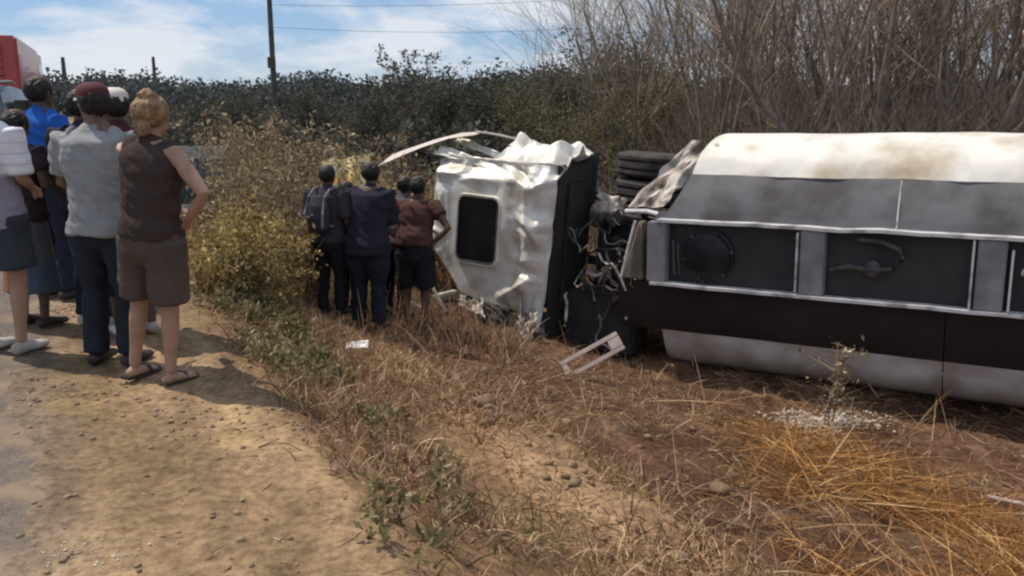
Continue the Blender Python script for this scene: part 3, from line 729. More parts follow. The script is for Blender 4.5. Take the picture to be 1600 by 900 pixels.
crumple('dented_mudflap', (-1.16, 0.75, 0.18), (-0.72, 0.85, 0.10), (-0.75, 1.0, 0.42), (-1.10, 0.95, 0.46), 0.08, torn, tractor, 16, 33, 4)
# wheels: axles run vertically because the truck lies on its side
tyre_prof = lambda w, r: [(-w/2, r*0.56), (-w/2-0.005, r*0.8), (-w/2+0.02, r*0.95), (-w/2+0.05, r), (-w/6-.020, r), (-w/6-.016, r*.93), (-w/6+.016, r*.93), (-w/6+.020, r), (w/6-.020, r), (w/6-.016, r*.93), (w/6+.016, r*.93), (w/6+.020, r), (w/2-0.05, r), (w/2-0.02, r*0.95), (w/2+0.005, r*0.8), (w/2, r*0.56)]
def wheel(x, y, z, w, r, nm='wheel'):
    g = empty(nm); g.parent = tractor; g.location = (x, y, z)
    mb = MB(); mb.lathe((0, 0, 0), (0, 0, 1), tyre_prof(w, r), 40); mb.build('tyre', rubber, g, smooth=True)
    mb = MB(); mb.lathe((0, 0, 0), (0, 0, 1), [(-w/2+.02, .0001), (-w/2+.02, r*.3), (-w/2+.06, r*.5), (-w/2+.01, r*.555), (w/2-.01, r*.555), (w/2-.06, r*.5), (w/2-.10, r*.3), (w/2-.03, r*.22), (w/2-.03, .0001)], 24); mb.build('rim', lightsteel, g, smooth=True)
for z in (0.50, 0.86, -0.78, -1.10): wheel(-0.56, 1.60, z, 0.33, 0.58)
for z in (0.72, -1.06): wheel(-2.15, 1.72, z, 0.30, 0.52)
mb = MB(); mb.cyl((-0.68, 1.62, -0.17), (0, 0, 1), 0.11, 1.7, 14); mb.build('drive_axle', steel, tractor, smooth=True)
mb = MB(); mb.cyl((-2.15, 1.72, -0.17), (0, 0, 1), 0.07, 1.6, 14); mb.build('front_axle', steel, tractor, smooth=True)
# black side deflector / mudguard at the cab's rear upper corner
def guard_fn(u, v):
    x = -1.62 + 0.30*u; z = 0.20 + 0.90*v
    y = 1.05 + 0.22*u + 0.0*v
    x = x - 0.12*sstep(0.8, 1.0, v)*u
    z = z - 0.05*u*sstep(0.7, 1, v)
    return x, y + 0.03*(fbm(x*4, z*4, seed=9)-.5), z
solid_sheet('side_deflector', 14, 18, guard_fn, 0.05, cabdark, tractor)

# ================================================================== vegetation
bark = nmat('bare_bark', (0.25, 0.20, 0.16), (0.17, 0.133, 0.105), scale=5, rough=0.9, coords='Object')
twig_mat = amat('bare_twig', [(0.0, (0.17, 0.125, 0.092)), (0.5, (0.29, 0.225, 0.165)), (1.0, (0.43, 0.345, 0.255))], rough=0.9)
class Twigs:
    """collects tapered prisms, all with the same side count"""
    def __init__(self, n): self.n = n; self.A = []; self.B = []; self.ra = []; self.rb = []; self.t = []
    def add(self, a, b, ra, rb, t): self.A.append(a); self.B.append(b); self.ra.append(ra); self.rb.append(rb); self.t.append(t)
    def mesh(self, name, smooth=True):
        A = np.array([tuple(v) for v in self.A]); B = np.array([tuple(v) for v in self.B]); n = self.n
        d = B-A; d /= np.linalg.norm(d, axis=1)[:, None] + 1e-9
        ref = np.where(np.abs(d[:, 2:3]) < 0.9, np.array([[0, 0, 1.0]]), np.array([[1.0, 0, 0]]))
        s1 = np.cross(d, ref); s1 /= np.linalg.norm(s1, axis=1)[:, None] + 1e-9
        s2 = np.cross(d, s1)
        V = []
        for P, r_ in ((A, np.array(self.ra)), (B, np.array(self.rb))):
            for k in range(n):
                an = 2*math.pi*k/n
                V.append(P + (s1*math.cos(an) + s2*math.sin(an))*r_[:, None])
        V = np.stack(V, 1).reshape(-1, 3)
        base = (np.arange(len(A))*2*n)[:, None]
        F = np.concatenate([base + np.array([k, (k+1) % n, n+(k+1) % n, n+k]) for k in range(n)], 0)
        return npmesh(name, V, F, tone=np.repeat(np.array(self.t), 2*n), smooth=smooth)
def grow(rd, tw, trunk, p, d, L, r, level, maxlev, spread, tips):
    seg = 4 if level < 2 else 3
    tone = rd.random()
    tgt = trunk if level < 1 else tw
    for k in range(seg):
        d = (d + Vector((rd.gauss(0, .10), rd.gauss(0, .10), rd.gauss(0.03, .06)))*(1.0 if level else 0.7)).normalized()
        q = p + d*(L/seg); r2 = max(r*(1 - 0.55/seg), 0.0022)
        tgt.add(p, q, r, r2, tone)
        if level < maxlev and (k > 0 or level > 0):
            for c in range(rd.choice([1, 1, 2]) if level < 2 else rd.choice([1, 1, 2])):
                ax = Vector((rd.gauss(0, 1), rd.gauss(0, 1), rd.gauss(0, .4)))
                ax = (ax - d*ax.dot(d)).normalized()
                nd = (d*math.cos(spread) + ax*math.sin(spread*rd.uniform(.6, 1.3))).normalized()
                grow(rd, tw, trunk, q, nd, L*rd.uniform(.42, .68), r2*rd.uniform(.45, .65), level+1, maxlev, spread, tips)
        p, r = q, r2
    tips.append(p)
def bare_tree_meshes(seed, stems, H, maxlev, spread=0.5, r0=0.05):
    rd = random.Random(seed); tw, tr, tips = Twigs(3), Twigs(6), []
    for s_ in range(stems):
        an = rd.uniform(0, 6.28); lean = rd.uniform(0.05, 0.42)
        d = Vector((math.cos(an)*lean, math.sin(an)*lean, 1)).normalized()
        p = Vector((math.cos(an)*0.12*rd.random(), math.sin(an)*0.12*rd.random(), -0.1))
        grow(rd, tw, tr, p, d, H*rd.uniform(.6, 1.0), r0*rd.uniform(.6, 1.1), 0, maxlev, spread, tips)
    return tr.mesh('trunk'), tw.mesh('crown'), tips
def leaf_cloud(pts, n, spread, size, seed, tone_lo=0, tone_hi=1, up=0.0, asp=0.45):
    """n small folded leaf quads around the points"""
    rg = np.random.default_rng(seed)
    P = np.array([tuple(p) for p in pts]); P = P[rg.integers(0, len(P), n)] + rg.normal(0, spread, (n, 3))
    d = rg.normal(0, 1, (n, 3)); d[:, 2] += up; d /= np.linalg.norm(d, axis=1)[:, None]
    r_ = rg.normal(0, 1, (n, 3)); sd = np.cross(d, r_); sd /= np.linalg.norm(sd, axis=1)[:, None]
    nn = np.cross(d, sd)
    L = size*rg.uniform(.4, 1.7, n)[:, None]
    V = np.stack([P, P + d*L*.5 + sd*L*asp*.5 + nn*L*.08, P + d*L, P + d*L*.5 - sd*L*asp*.5 + nn*L*.08], 1).reshape(-1, 3)
    F = (np.arange(n)*4)[:, None] + np.array([0, 1, 2, 3])
    return V, F, np.repeat(rg.uniform(tone_lo, tone_hi, n), 4)
def tree(name, parts, loc, rz, sc, label, cat='tree', group=None):
    g = empty(name, loc, rz); g.scale = (sc, sc, sc)
    for nm, me, mt in parts: link(nm, me, mt, g)
    return tag(g, label, cat, group)

# bare thicket behind the wreck
ORD = ['first', 'second', 'third', 'fourth', 'fifth', 'sixth', 'seventh', 'eighth', 'ninth', 'tenth', 'eleventh', 'twelfth', 'last']
variants = []
for k in range(7):
    tr_, cr_, tips = bare_tree_meshes(100+k, 3 + k % 3, 3.4 + 0.35*(k % 4), 3, 0.50 + 0.05*(k % 3), 0.034 + 0.005*(k % 3))
    variants.append((tr_, cr_))
rd = random.Random(11)
spots = []
for row, (y0, n_, x0, x1) in enumerate([(15.2, 13, 3.0, 14.5), (16.6, 16, 2.0, 16.0), (19.0, 19, 1.8, 18.0), (22, 21, 1.5, 20), (26, 24, 1.2, 24), (31, 24, 2.0, 30)]):
    for k in range(n_):
        x = x0 + (x1-x0)*(k + rd.uniform(0.1, .9))/n_
        spots.append((x, y0 + rd.uniform(-.7, .9), row))
for k, (x, y, row) in enumerate(spots):
    tr_, cr_ = variants[rd.randrange(7)]
    sc = rd.uniform(1.0, 1.45) * (0.75 + 0.25*min(1, max(0, (x/y - 0.10)/0.18)))
    tree('bare_tree', [('trunk', tr_, bark), ('crown', cr_, twig_mat)], (x, y, hz(x, y)), rd.uniform(0, 6.28), sc,
         ('front row bare tree of the thicket, %s from the left behind the tank' % ORD[k]) if row == 0 else 'leafless grey brown tree deep in the thicket, behind the front row', group='bare trees of the thicket')
# leaning trunk across the thicket
tw, trk, tips = Twigs(3), Twigs(7), []
rdl = random.Random(5)
pts = [Vector((0, 0, 0)), Vector((-0.55, 0.05, 0.6)), Vector((-1.25, 0.1, 1.35)), Vector((-2.0, 0.1, 2.2)), Vector((-2.6, 0.1, 3.2)), Vector((-3.0, 0.0, 4.2))]
for k in range(5):
    trk.add(pts[k], pts[k+1], 0.085-0.012*k, 0.085-0.012*(k+1), .3)
    for c in range(3): grow(rdl, tw, tw, pts[k+1], Vector((rdl.uniform(-1, .6), rdl.uniform(-.6, .6), rdl.uniform(.4, 1.2))).normalized(), 1.3, 0.022, 1, 3, .5, tips)
x, y = 5.9, 14.2
tree('leaning_tree', [('trunk', trk.mesh('trunk'), bark), ('crown', tw.mesh('crown'), twig_mat)], (x, y, hz(x, y)), 0, 1.0, 'dark bare trunk leaning left across the thicket above the tank')
# low brush at the thicket's foot
pts = []
for k in range(3000):
    x = rd.uniform(0.6, 17); y = rd.uniform(14.2, 27); pts.append((x, y))
tw = Twigs(3)
for (x, y) in pts:
    z = hz(x, y); p = Vector((x, y, z))
    for c in range(5):
        d = Vector((rd.gauss(0, .5), rd.gauss(0, .5), 1)).normalized(); L = rd.uniform(.6, 3.0)*min(1.0, .45 + max(0, x/y-.02)*3)
        q = p + d*L*.5 + Vector((rd.gauss(0, .06), rd.gauss(0, .06), 0)); e = q + (d + Vector((rd.gauss(0, .3), rd.gauss(0, .3), 0))).normalized()*L*.5
        tw.add(p, q, .010, .007, rd.random()); tw.add(q, e, .007, .002, rd.random())
        tw.add(q, q + (d + Vector((rd.gauss(0, .7), rd.gauss(0, .7), 0))).normalized()*L*.35, .005, .002, rd.random())
tag(link('underbrush', tw.mesh('underbrush'), twig_mat), 'tangle of dry brown brush at the foot of the thicket', 'brush', kind='stuff')

# olive bushes at the thicket's left end
olive = amat('olive_leaf', [(0.0, (0.075, 0.068, 0.036)), (0.5, (0.15, 0.13, 0.065)), (1.0, (0.25, 0.205, 0.11))], trans=0.25)
dusky = amat('dusky_leaf', [(0.0, (0.055, 0.055, 0.046)), (0.5, (0.095, 0.092, 0.072)), (1.0, (0.16, 0.145, 0.105))], trans=0.2)
ochre = amat('ochre_leaf', [(0.0, (0.12, 0.095, 0.035)), (0.35, (0.28, 0.205, 0.065)), (0.7, (0.44, 0.32, 0.12)), (1.0, (0.64, 0.51, 0.26))], trans=0.3)
paleleaf = amat('pale_leaf', [(0.0, (0.11, 0.075, 0.04)), (0.4, (0.24, 0.165, 0.085)), (0.8, (0.36, 0.27, 0.15)), (1.0, (0.62, 0.54, 0.36))], trans=0.25)
def bush_meshes(seed, stems, H, nleaf, size, spread, sp=0.5, maxlev=2, up=0.0):
    tr_, cr_, tips = bare_tree_meshes(seed, stems, H, maxlev, sp, 0.018)
    V, F, T = leaf_cloud(tips, nleaf, spread, size, seed)
    return tr_, cr_, npmesh('foliage', V, F, tone=T)
def bush(name, ms, leafmat, x, y, rz, sc, label, group=None, cat='bush'):
    return tree(name, [('stem', ms[0], bark), ('twigs', ms[1], twig_mat), ('foliage', ms[2], leafmat)], (x, y, hz(x, y)), rz, sc, label, cat, group)
ob = [bush_meshes(300+k, 7, 2.0, 4200, 0.07, 0.12) for k in range(3)]
places = [(1.2, 17.0, 0.72, 'olive bush with a brown base behind the cab and the wheels'), (2.2, 16.4, 0.80, 'olive green bush against the left end of the bare thicket'), (0.4, 19.5, 0.78, 'tall olive bush rising behind the silver cab'),
          (2.9, 18.5, 1.02, 'tallest olive bush at the left end of the bare thicket'), (3.6, 15.2, 0.6, 'low olive bush behind the torn front of the tank')]
for k, (x, y, sc, lb) in enumerate(places): bush('olive_bush', ob[k % 3], olive, x, y, k*1.3, sc, lb, 'olive bushes beside the thicket')
# dark shrubs in the middle distance
db = [bush_meshes(330+k, 8, 1.9, 5200, 0.10, 0.16) for k in range(3)]
DL = ['dark shrub just left of the utility pole on the skyline', 'dark shrub right of the utility pole', 'dark shrub above the heads of the onlookers by the cab', 'dark shrub above the torn visor', 'dark shrub above the cab hatch', 'dark shrub between the cab and the olive bushes', 'tall dark shrub behind the olive bushes', 'dark shrub farthest left, above the dark car']
for k, (x, y, sc) in enumerate([(-7.6, 26, .66), (-5.6, 25, .70), (-3.6, 24, .70), (-2.0, 25, .78), (-0.4, 25, .82), (1.3, 26, .95), (3.2, 27, 1.15), (-9.6, 28, .62)]):
    bush('dark_shrub', db[k % 3], dusky, x, y, k*0.9, sc, DL[k], 'dark shrubs beyond the crash')
# low scrub belt that closes the view behind the weeds: one mass
rgs = np.random.default_rng(9); n_ = 900
sx_ = rgs.uniform(-22, 10, n_); sy_ = rgs.uniform(16, 48, n_)
keep = s_of(sx_, sy_) > 1.2; sx_, sy_ = sx_[keep], sy_[keep]; sh_ = rgs.uniform(.7, 1.5, len(sx_))
Vs, Fs, Ts = [], [], []; off = 0
for k in range(len(sx_)):
    m_ = 110; q = rgs.normal(0, 1, (m_, 3)); q /= np.linalg.norm(q, axis=1)[:, None]; q *= rgs.uniform(.3, 1.0, m_)[:, None]**.6
    V, F, T = leaf_cloud(np.stack([sx_[k] + q[:, 0]*.9, sy_[k] + q[:, 1]*.9, hz(sx_[k], sy_[k]) + sh_[k]*.5 + q[:, 2]*sh_[k]*.5], 1), m_*2, .06, .16, 900+k)
    Vs.append(V); Fs.append(F+off); Ts.append(T*rgs.uniform(.5, 1)); off += len(V)
tag(link('scrub_belt', npmesh('scrub_belt', np.concatenate(Vs), np.concatenate(Fs), tone=np.concatenate(Ts)), dusky), 'belt of low dark scrub between the weeds and the skyline', 'scrub', kind='stuff')
# taller open tree poking into the sky
tr_, cr_, tips = bare_tree_meshes(372, 3, 2.5, 2, 0.55, 0.04)
V, F, T = leaf_cloud(tips, 1500, 0.08, 0.11, 3)
tree('open_tree', [('trunk', tr_, bark), ('twigs', cr_, twig_mat), ('foliage', npmesh('foliage', V, F, tone=T), dusky)], (-3.9, 28.5, hz(-3.9, 28.5)), 0.4, 1.0, 'thin open tree whose leafy top breaks the skyline left of centre')

# ochre leafy bush and tall weeds between the crowd and the cab
def weed_meshes(seed, stems, H, leaves, size, spr, lean=0.25):
    rd_ = random.Random(seed); tw_ = Twigs(4); P = []
    for s_ in range(stems):
        an = rd_.uniform(0, 6.28); rr0 = spr*math.sqrt(rd_.random())
        p = Vector((math.cos(an)*rr0, math.sin(an)*rr0, -0.05)); h_ = H*rd_.uniform(.35, 1.08)
        d = Vector((rd_.gauss(0, lean), rd_.gauss(0, lean), 1)).normalized()
        for q in range(6):
            e = p + d*h_/6; tw_.add(p, e, .007*(1-q*.12), .007*(1-(q+1)*.12), rd_.random())
            if q > 0:
                for c in range(2):
                    b_ = e + Vector((rd_.gauss(0, .1), rd_.gauss(0, .1), rd_.uniform(.0, .14)))*min(1.0, H); tw_.add(e, b_, .003, .0015, rd_.random()); P.append(b_)
                P.append(e)
            p = e; d = (d + Vector((rd_.gauss(0, .12), rd_.gauss(0, .12), 0))).normalized()
    V, F, T = leaf_cloud(P, leaves, 0.035, size, seed)
    return tw_.mesh('stems'), npmesh('foliage', V, F, tone=T)
def weed(name, ms, leafmat, x, y, rz, sc, label, group=None, cat='bush'):
    return tree(name, [('stems', ms[0], twig_mat), ('foliage', ms[1], leafmat)], (x, y, hz(x, y)), rz, sc, label, cat, group)
wa = weed_meshes(401, 60, 0.95, 6500, 0.055, 0.42)
wb = weed_meshes(402, 44, 1.0, 4200, 0.055, 0.36)
weed('ochre_bush', wa, ochre, -2.45, 7.75, 0.3, 0.80, 'leafy yellow ochre bush beside the woman with her hand on her hip', 'ochre bushes on the bank')
weed('ochre_bush', wb, ochre, -2.72, 8.5, 1.9, 0.85, 'yellowish bush behind the leafy ochre bush, farther from the camera', 'ochre bushes on the bank')
weed('ochre_bush', wb, ochre, -2.42, 8.75, 4.1, 0.95, 'small ochre bush at the left edge of the onlookers by the cab', 'ochre bushes on the bank')
wc = weed_meshes(403, 48, 1.9, 4600, 0.045, 0.55, 0.14)
wd = weed_meshes(404, 40, 1.7, 3600, 0.05, 0.50, 0.16)
WL = ['tall dry weeds with pale leaves left of the onlookers by the cab', 'tall pale weeds rising behind the ochre bush', 'dry brown weeds above the head of the backpack wearer', 'tall leggy weeds with pale tips against the dark shrubs',
      'straw brown weeds between the dark car and the cab', 'brown weeds directly behind the cab front', 'pale weeds farthest left, next to the dark car', 'dry weeds right behind the torn visor', 'thin weeds beyond the yellow panel']
for k, (x, y, sc) in enumerate([(-2.75, 9.6, 1.0), (-2.95, 10.3, 1.05), (-2.3, 11.0, 1.05), (-3.0, 12.2, 1.2), (-3.35, 11.7, 1.05), (-1.2, 14.2, 1.05), (-3.75, 13.2, 1.0), (-2.0, 13.4, 1.05), (-2.9, 14.2, 1.1)]):
    weed('tall_weeds', (wc, wd)[k % 2], paleleaf, x, y, k*1.1, sc, WL[k], 'tall weeds beyond the bank', 'weeds')
# tall brown brush closing the gap between the ochre bush and the cab
x, y = scatter(30000, -6.5, -0.8, 8.6, 15, lambda x, y: sstep(0.3, 0.9, s_of(x, y))*sstep(8.9, 9.6, y + 0.15*x + 0.4)*(0.15 + 0.85*patch(x, y, 1.0, 415))*np.where((x > -2.35) & (y < 11.6), 0.0, 1)*np.where((x > -1.9) & (y < 13.2), 0, 1)*np.where(x/y < -0.29, 0.0, 1)*0.8)
N = len(x)
lay('brown_brush', amat('brown_brush', [(0.0, (0.13, 0.07, 0.04)), (0.5, (0.33, 0.19, 0.095)), (1.0, (0.52, 0.34, 0.18))], trans=.2), x, y, rng.uniform(0.5, 1.55, N), rng.uniform(1.0, 1.55, N), rng.uniform(0.005, 0.014, N), rng.uniform(0.02, 0.22, N), 'tall brown dry brush between the ochre bush and the cab', 'brush')
# leafy green and tan weeds matted along the dirt edge
x, y = scatter(2600, -3.0, 1.0, 2.4, 8.0, lambda x, y: sstep(-0.05, 0.15, s_of(x, y))*(1 - sstep(0.6, 1.1, s_of(x, y)))*patch(x, y, 1.4, 77, 0.50, 0.64)*(0.25 + 0.75*sstep(4.0, 5.2, y))*0.8)
P = np.stack([x, y, height(x, y) + .05], 1)
P = np.concatenate([P, P + np.array([0, 0, .07])])
V, F, T = leaf_cloud(P, 6500, .03, .038, 71, up=.6)
tag(link('verge_weeds', npmesh('verge_weeds', V, F, tone=T), amat('verge_leaf', [(0.0, (0.09, 0.082, 0.036)), (0.5, (0.21, 0.18, 0.08)), (1.0, (0.42, 0.34, 0.19))], trans=.25)), 'low leafy green weeds matted along the edge of the dirt', 'weeds', kind='stuff')
# lone weed standing in front of the tank
we = weed_meshes(405, 3, 0.75, 260, 0.035, 0.04, 0.05)
weed('lone_weed', we, paleleaf, 3.28, 8.75, 0.0, 1.45, 'single pale weed standing in front of the black stripe of the tank', None, 'weed')
# dry standing grass behind the bank
x, y = scatter(90000, -8, 6, 7.5, 20, lambda x, y: sstep(0.1, 0.6, s_of(x, y))*sstep(8.0, 10, y + 0.35*x)*(0.3 + 0.7*patch(x, y, 0.8, 15))*np.where((np.abs((x-1.63)*.505 + (y-10.5)*.863 - 0.6) < 1.9) & (x > -1.9), 0.03, 1)*np.where((x > 0.2) & ((x-1.63)*.505 + (y-10.5)*.863 < 0.5), 0.12, 1)*0.55)
N = len(x)
lay('standing_dry_grass', straw_mat, x, y, rng.uniform(0.2, 0.75, N), rng.uniform(0.8, 1.5, N), rng.uniform(0.006, 0.014, N), rng.uniform(0.05, 0.35, N), 'tall standing dry grass beyond the bank and behind the cab', 'grass')

# far wood on the skyline: one dark mass
rg = np.random.default_rng(5)
n_ = 1000
ang = rg.uniform(-0.75, 0.75, n_); dist = rg.uniform(75, 120, n_)
ph = 1.2 + 4.3*fbm(ang*9, ang*0, seed=8) + rg.uniform(-1.0, .8, n_)
cx, cy = np.sin(ang)*dist, np.cos(ang)*dist
Vs, Fs, Ts = [], [], []
off = 0
for k in range(n_):
    m_ = 200
    q = rg.normal(0, 1, (m_, 3)); q /= np.linalg.norm(q, axis=1)[:, None]; q *= rg.uniform(.45, 1.0, m_)[:, None]
    P = np.stack([cx[k] + q[:, 0]*2.2, cy[k] + q[:, 1]*2.2, ph[k]*0.5 + q[:, 2]*ph[k]*0.5], 1)
    d = rg.normal(0, 1, (m_, 3)); d /= np.linalg.norm(d, axis=1)[:, None]; e = np.cross(d, rg.normal(0, 1, (m_, 3))); e /= np.linalg.norm(e, axis=1)[:, None]
    L = rg.uniform(.2, .5, m_)[:, None]
    Vs.append(np.stack([P-d*L*.5, P+e*L*.35, P+d*L*.5, P-e*L*.35], 1).reshape(-1, 3)); Fs.append((np.arange(m_)*4)[:, None]+np.array([0, 1, 2, 3])+off); Ts.append(np.repeat(rg.uniform(0, 1, m_), 4)); off += m_*4
far_mat = amat('hazed_foliage', [(0.0, (0.055, 0.065, 0.065)), (0.5, (0.085, 0.095, 0.092)), (1.0, (0.13, 0.135, 0.125))], trans=0.15)  # blue grey haze of distance is mixed into the leaf colours
tag(link('far_wood', npmesh('far_wood', np.concatenate(Vs), np.concatenate(Fs), tone=np.concatenate(Ts)), far_mat), 'low dark wood along the whole skyline', 'wood', kind='stuff')

# ================================================================== people
def loft(mb, P, n=14, ref=None, cap=1.0):
    """P: (x, y, z, side radius, front radius)"""
    pts = [Vector(p[:3]) for p in P]; V = []; F = []
    rings = []
    for i, p in enumerate(pts):
        t = (pts[min(i+1, len(pts)-1)] - pts[max(i-1, 0)]).normalized()
        rf_ = Vector(ref) if ref else (Vector((1, 0, 0)) if abs(t.x) < 0.8 else Vector((0, 1, 0)))
        a = (rf_ - t*rf_.dot(t)).normalized(); b_ = t.cross(a)
        rings.append((p, a, b_, P[i][3], P[i][4], t))
    p, a, b_, r1, r2, t = rings[0]; q = min(r1, r2)
    rings.insert(0, (p - t*q*.45*cap, a, b_, r1*(.72 if cap == 1 else .9), r2*(.72 if cap == 1 else .9), t)); rings.insert(0, (p - t*q*.62*cap, a, b_, r1*.3, r2*.3, t))
    p, a, b_, r1, r2, t = rings[-1]; q = min(r1, r2)
    rings.append((p + t*q*.45*cap, a, b_, r1*(.72 if cap == 1 else .9), r2*(.72 if cap == 1 else .9), t)); rings.append((p + t*q*.62*cap, a, b_, r1*.3, r2*.3, t))
    for p, a, b_, r1, r2, t in rings:
        for k in range(n):
            an = 2*math.pi*k/n; V.append(p + a*math.cos(an)*r1 + b_*math.sin(an)*r2)
    m = len(rings)
    for i in range(m-1):
        for k in range(n): F.append((i*n+k, i*n+(k+1) % n, (i+1)*n+(k+1) % n, (i+1)*n+k))
    F.append(tuple(range(n))[::-1]); F.append(tuple((m-1)*n+k for k in range(n)))
    mb.add(V, F)
def ball(mb, c, r, seg=12):
    c = Vector(c); prof = []
    V = []; F = []
    for i in range(1, 8):
        th = math.pi*i/8
        for k in range(seg):
            an = 2*math.pi*k/seg; V.append((c.x + r[0]*math.sin(th)*math.cos(an), c.y + r[1]*math.sin(th)*math.sin(an), c.z + r[2]*math.cos(th)))
    for i in range(6):
        for k in range(seg): F.append((i*seg+k, i*seg+(k+1) % seg, (i+1)*seg+(k+1) % seg, (i+1)*seg+k))
    V += [(c.x, c.y, c.z+r[2]), (c.x, c.y, c.z-r[2])]; a = len(V)-2
    for k in range(seg): F.append((a, (k+1) % seg, k)); F.append((a+1, 6*seg+k, 6*seg+(k+1) % seg))
    mb.add(V, F)
def remeshed(mb, name, vox, smooth_it, fold=None):
    me = mb.mesh(name)
    o = bpy.data.objects.new('tmp', me); COL.objects.link(o)
    md = o.modifiers.new('r', 'REMESH'); md.mode = 'VOXEL'; md.voxel_size = vox
    if smooth_it:
        sm = o.modifiers.new('s', 'SMOOTH'); sm.factor = 0.5; sm.iterations = smooth_it
    dg = bpy.context.evaluated_depsgraph_get()
    me2 = bpy.data.meshes.new_from_object(o.evaluated_get(dg)); me2.name = name
    bpy.data.objects.remove(o); bpy.data.meshes.remove(me)
    if fold: displace(me2, fold)
    me2.polygons.foreach_set('use_smooth', np.ones(len(me2.polygons), bool))
    return me2
def folds(amp, seed, fz=9.0, fx=5.0):
    def fn(co, no):
        w = fbm(co[:, 0]*fx, co[:, 1]*fx, co[:, 2]*fz + co[:, 0]*6, oct=3, seed=seed)
        rdg = 1 - np.abs(2*w-1)*2
        return co + no*(amp*(rdg-0.2))[:, None]
    return fn
SKIN = {k: nmat('skin_'+k, c, tuple(v*.82 for v in c), scale=12, rough=0.55, spec=0.35) for k, c in
        dict(tan=(0.40, 0.235, 0.155), brown=(0.20, 0.115, 0.075), dark=(0.11, 0.065, 0.045)).items()}
def cloth(name, c, c2=None, sc=7): return nmat('cloth_'+name, c, c2 or tuple(v*.78 for v in c), scale=sc, rough=0.92, bump=0.25, bscale=28, spec=0.1)
eye_mat = nmat('eye_white', (0.7, 0.68, 0.65), (0.6, 0.58, 0.55), rough=0.3)
def arm_default(sx): return [(sx*.19, -.01, 1.395), (sx*.25, -.03, 1.11), (sx*.25, .07, .86)]
def person(label, loc, rz, H=1.70, skin='brown', build=1.0, arms=None, legs=None, lean=0.0, head_yaw=0.0, vox=0.009,
           shirt=None, sleeve=0.55, shirt_hem=0.86, shirt_mat=None, loose=0.022, pants=None, pants_mat=None, pants_end=0.08, pant_w=1.0,
           hair=None, hair_mat=None, hat=None, hat_mat=None, brim_mat=None, shoes=None, extras=None, skirt=None, roll=0.0):
    g = empty('person', loc, rz); g.rotation_euler = Matrix.Rotation(roll, 3, 'Y').to_4x4().__matmul__(Matrix.Rotation(rz, 4, 'Z')).to_euler(); k = H/1.70; g.scale = (k, k, k)
    arms = arms or {}; A = {s_: arms.get(s_, arm_default(s_)) for s_ in (-1, 1)}
    legs = legs or {}; LG = {s_: legs.get(s_, [(s_*.095, 0, .88), (s_*.105, .02, .48), (s_*.11, -.02, .085)]) for s_ in (-1, 1)}
    b_ = build
    ly = lambda z: lean*max(0, z-.9)
    torso = [(0, 0, .83, .135*b_, .105*b_), (0, 0, .90, .160*b_, .120*b_), (0, ly(1.02), 1.02, .140*b_, .105*b_), (0, ly(1.14), 1.14, .140*b_, .105*b_), (0, ly(1.27), 1.27, .165*b_, .115*b_), (0, ly(1.37), 1.37, .165*b_, .10*b_), (0, ly(1.425)-.01, 1.425, .10*b_, .07*b_)]
    body = MB()
    loft(body, torso, 18)
    hy = ly(1.6) + .015
    loft(body, [(0, ly(1.41)-.01, 1.41, .055, .055), (0, hy-.01, 1.50, .052, .055), (0, hy, 1.54, .05, .055)], 12)
    # head
    hb = MB()
    loft(hb, [(0, hy+.015, 1.49, .042, .045), (0, hy+.02, 1.515, .058, .07), (0, hy+.012, 1.555, .068, .088), (0, hy+.005, 1.60, .074, .098), (0, hy, 1.645, .075, .098), (0, hy, 1.675, .06, .08)], 16)
    ball(hb, (0, hy+.112, 1.575), (.014, .020, .018), 8); ball(hb, (0, hy+.105, 1.532), (.026, .012, .008), 8)
    ball(hb, (0, hy+.092, 1.615), (.05, .016, .009), 8)
    for s_ in (-1, 1): ball(hb, (s_*.076, hy-.002, 1.585), (.012, .022, .033), 8)
    # arms with hands
    for s_ in (-1, 1):
        sh, el, wr = (Vector(p) for p in A[s_]); sh = sh + Vector((0, ly(sh.z), 0)); el = el + Vector((0, ly(el.z), 0)); wr = wr + Vector((0, ly(max(wr.z, .9)), 0))
        A[s_] = [sh, el, wr]
        f_ = (wr-el).normalized()
        loft(body, [(*(sh + Vector((-s_*.06, 0, .0))), .05, .05), (*sh, .054*b_, .056*b_), (*sh.lerp(el, .4), .046*b_, .047*b_), (*el, .037, .037), (*el.lerp(wr, .35), .037, .038), (*wr, .025, .021)], 12)
        up_ = Vector((0, 1, 0)) if abs(f_.y) < .8 else Vector((0, 0, -1))
        th = (up_ - f_*up_.dot(f_)).normalized(); sd = f_.cross(th)
        pm = wr + f_*.045
        loft(body, [(*wr, .023, .018), (*(wr + f_*.03), .030, .017), (*(wr + f_*.085), .036, .014)], 10, ref=th)
        for q, (off, ln) in enumerate(((.027, .070), (.009, .080), (-.009, .074), (-.026, .058))):
            b0 = wr + f_*.08 + th*off; cdir = (f_ + sd*(-s_*.25)).normalized()
            loft(body, [(*b0, .0095, .0095), (*(b0 + f_*ln*.5), .009, .009), (*(b0 + f_*ln*.5 + cdir*ln*.5 + sd*(-s_*.012)), .0078, .0078)], 7)
        b0 = wr + f_*.03 + th*.022
        loft(body, [(*b0, .013, .012), (*(b0 + f_*.028 + th*.026), .0105, .0105), (*(b0 + f_*.06 + th*.032), .009, .009)], 7)
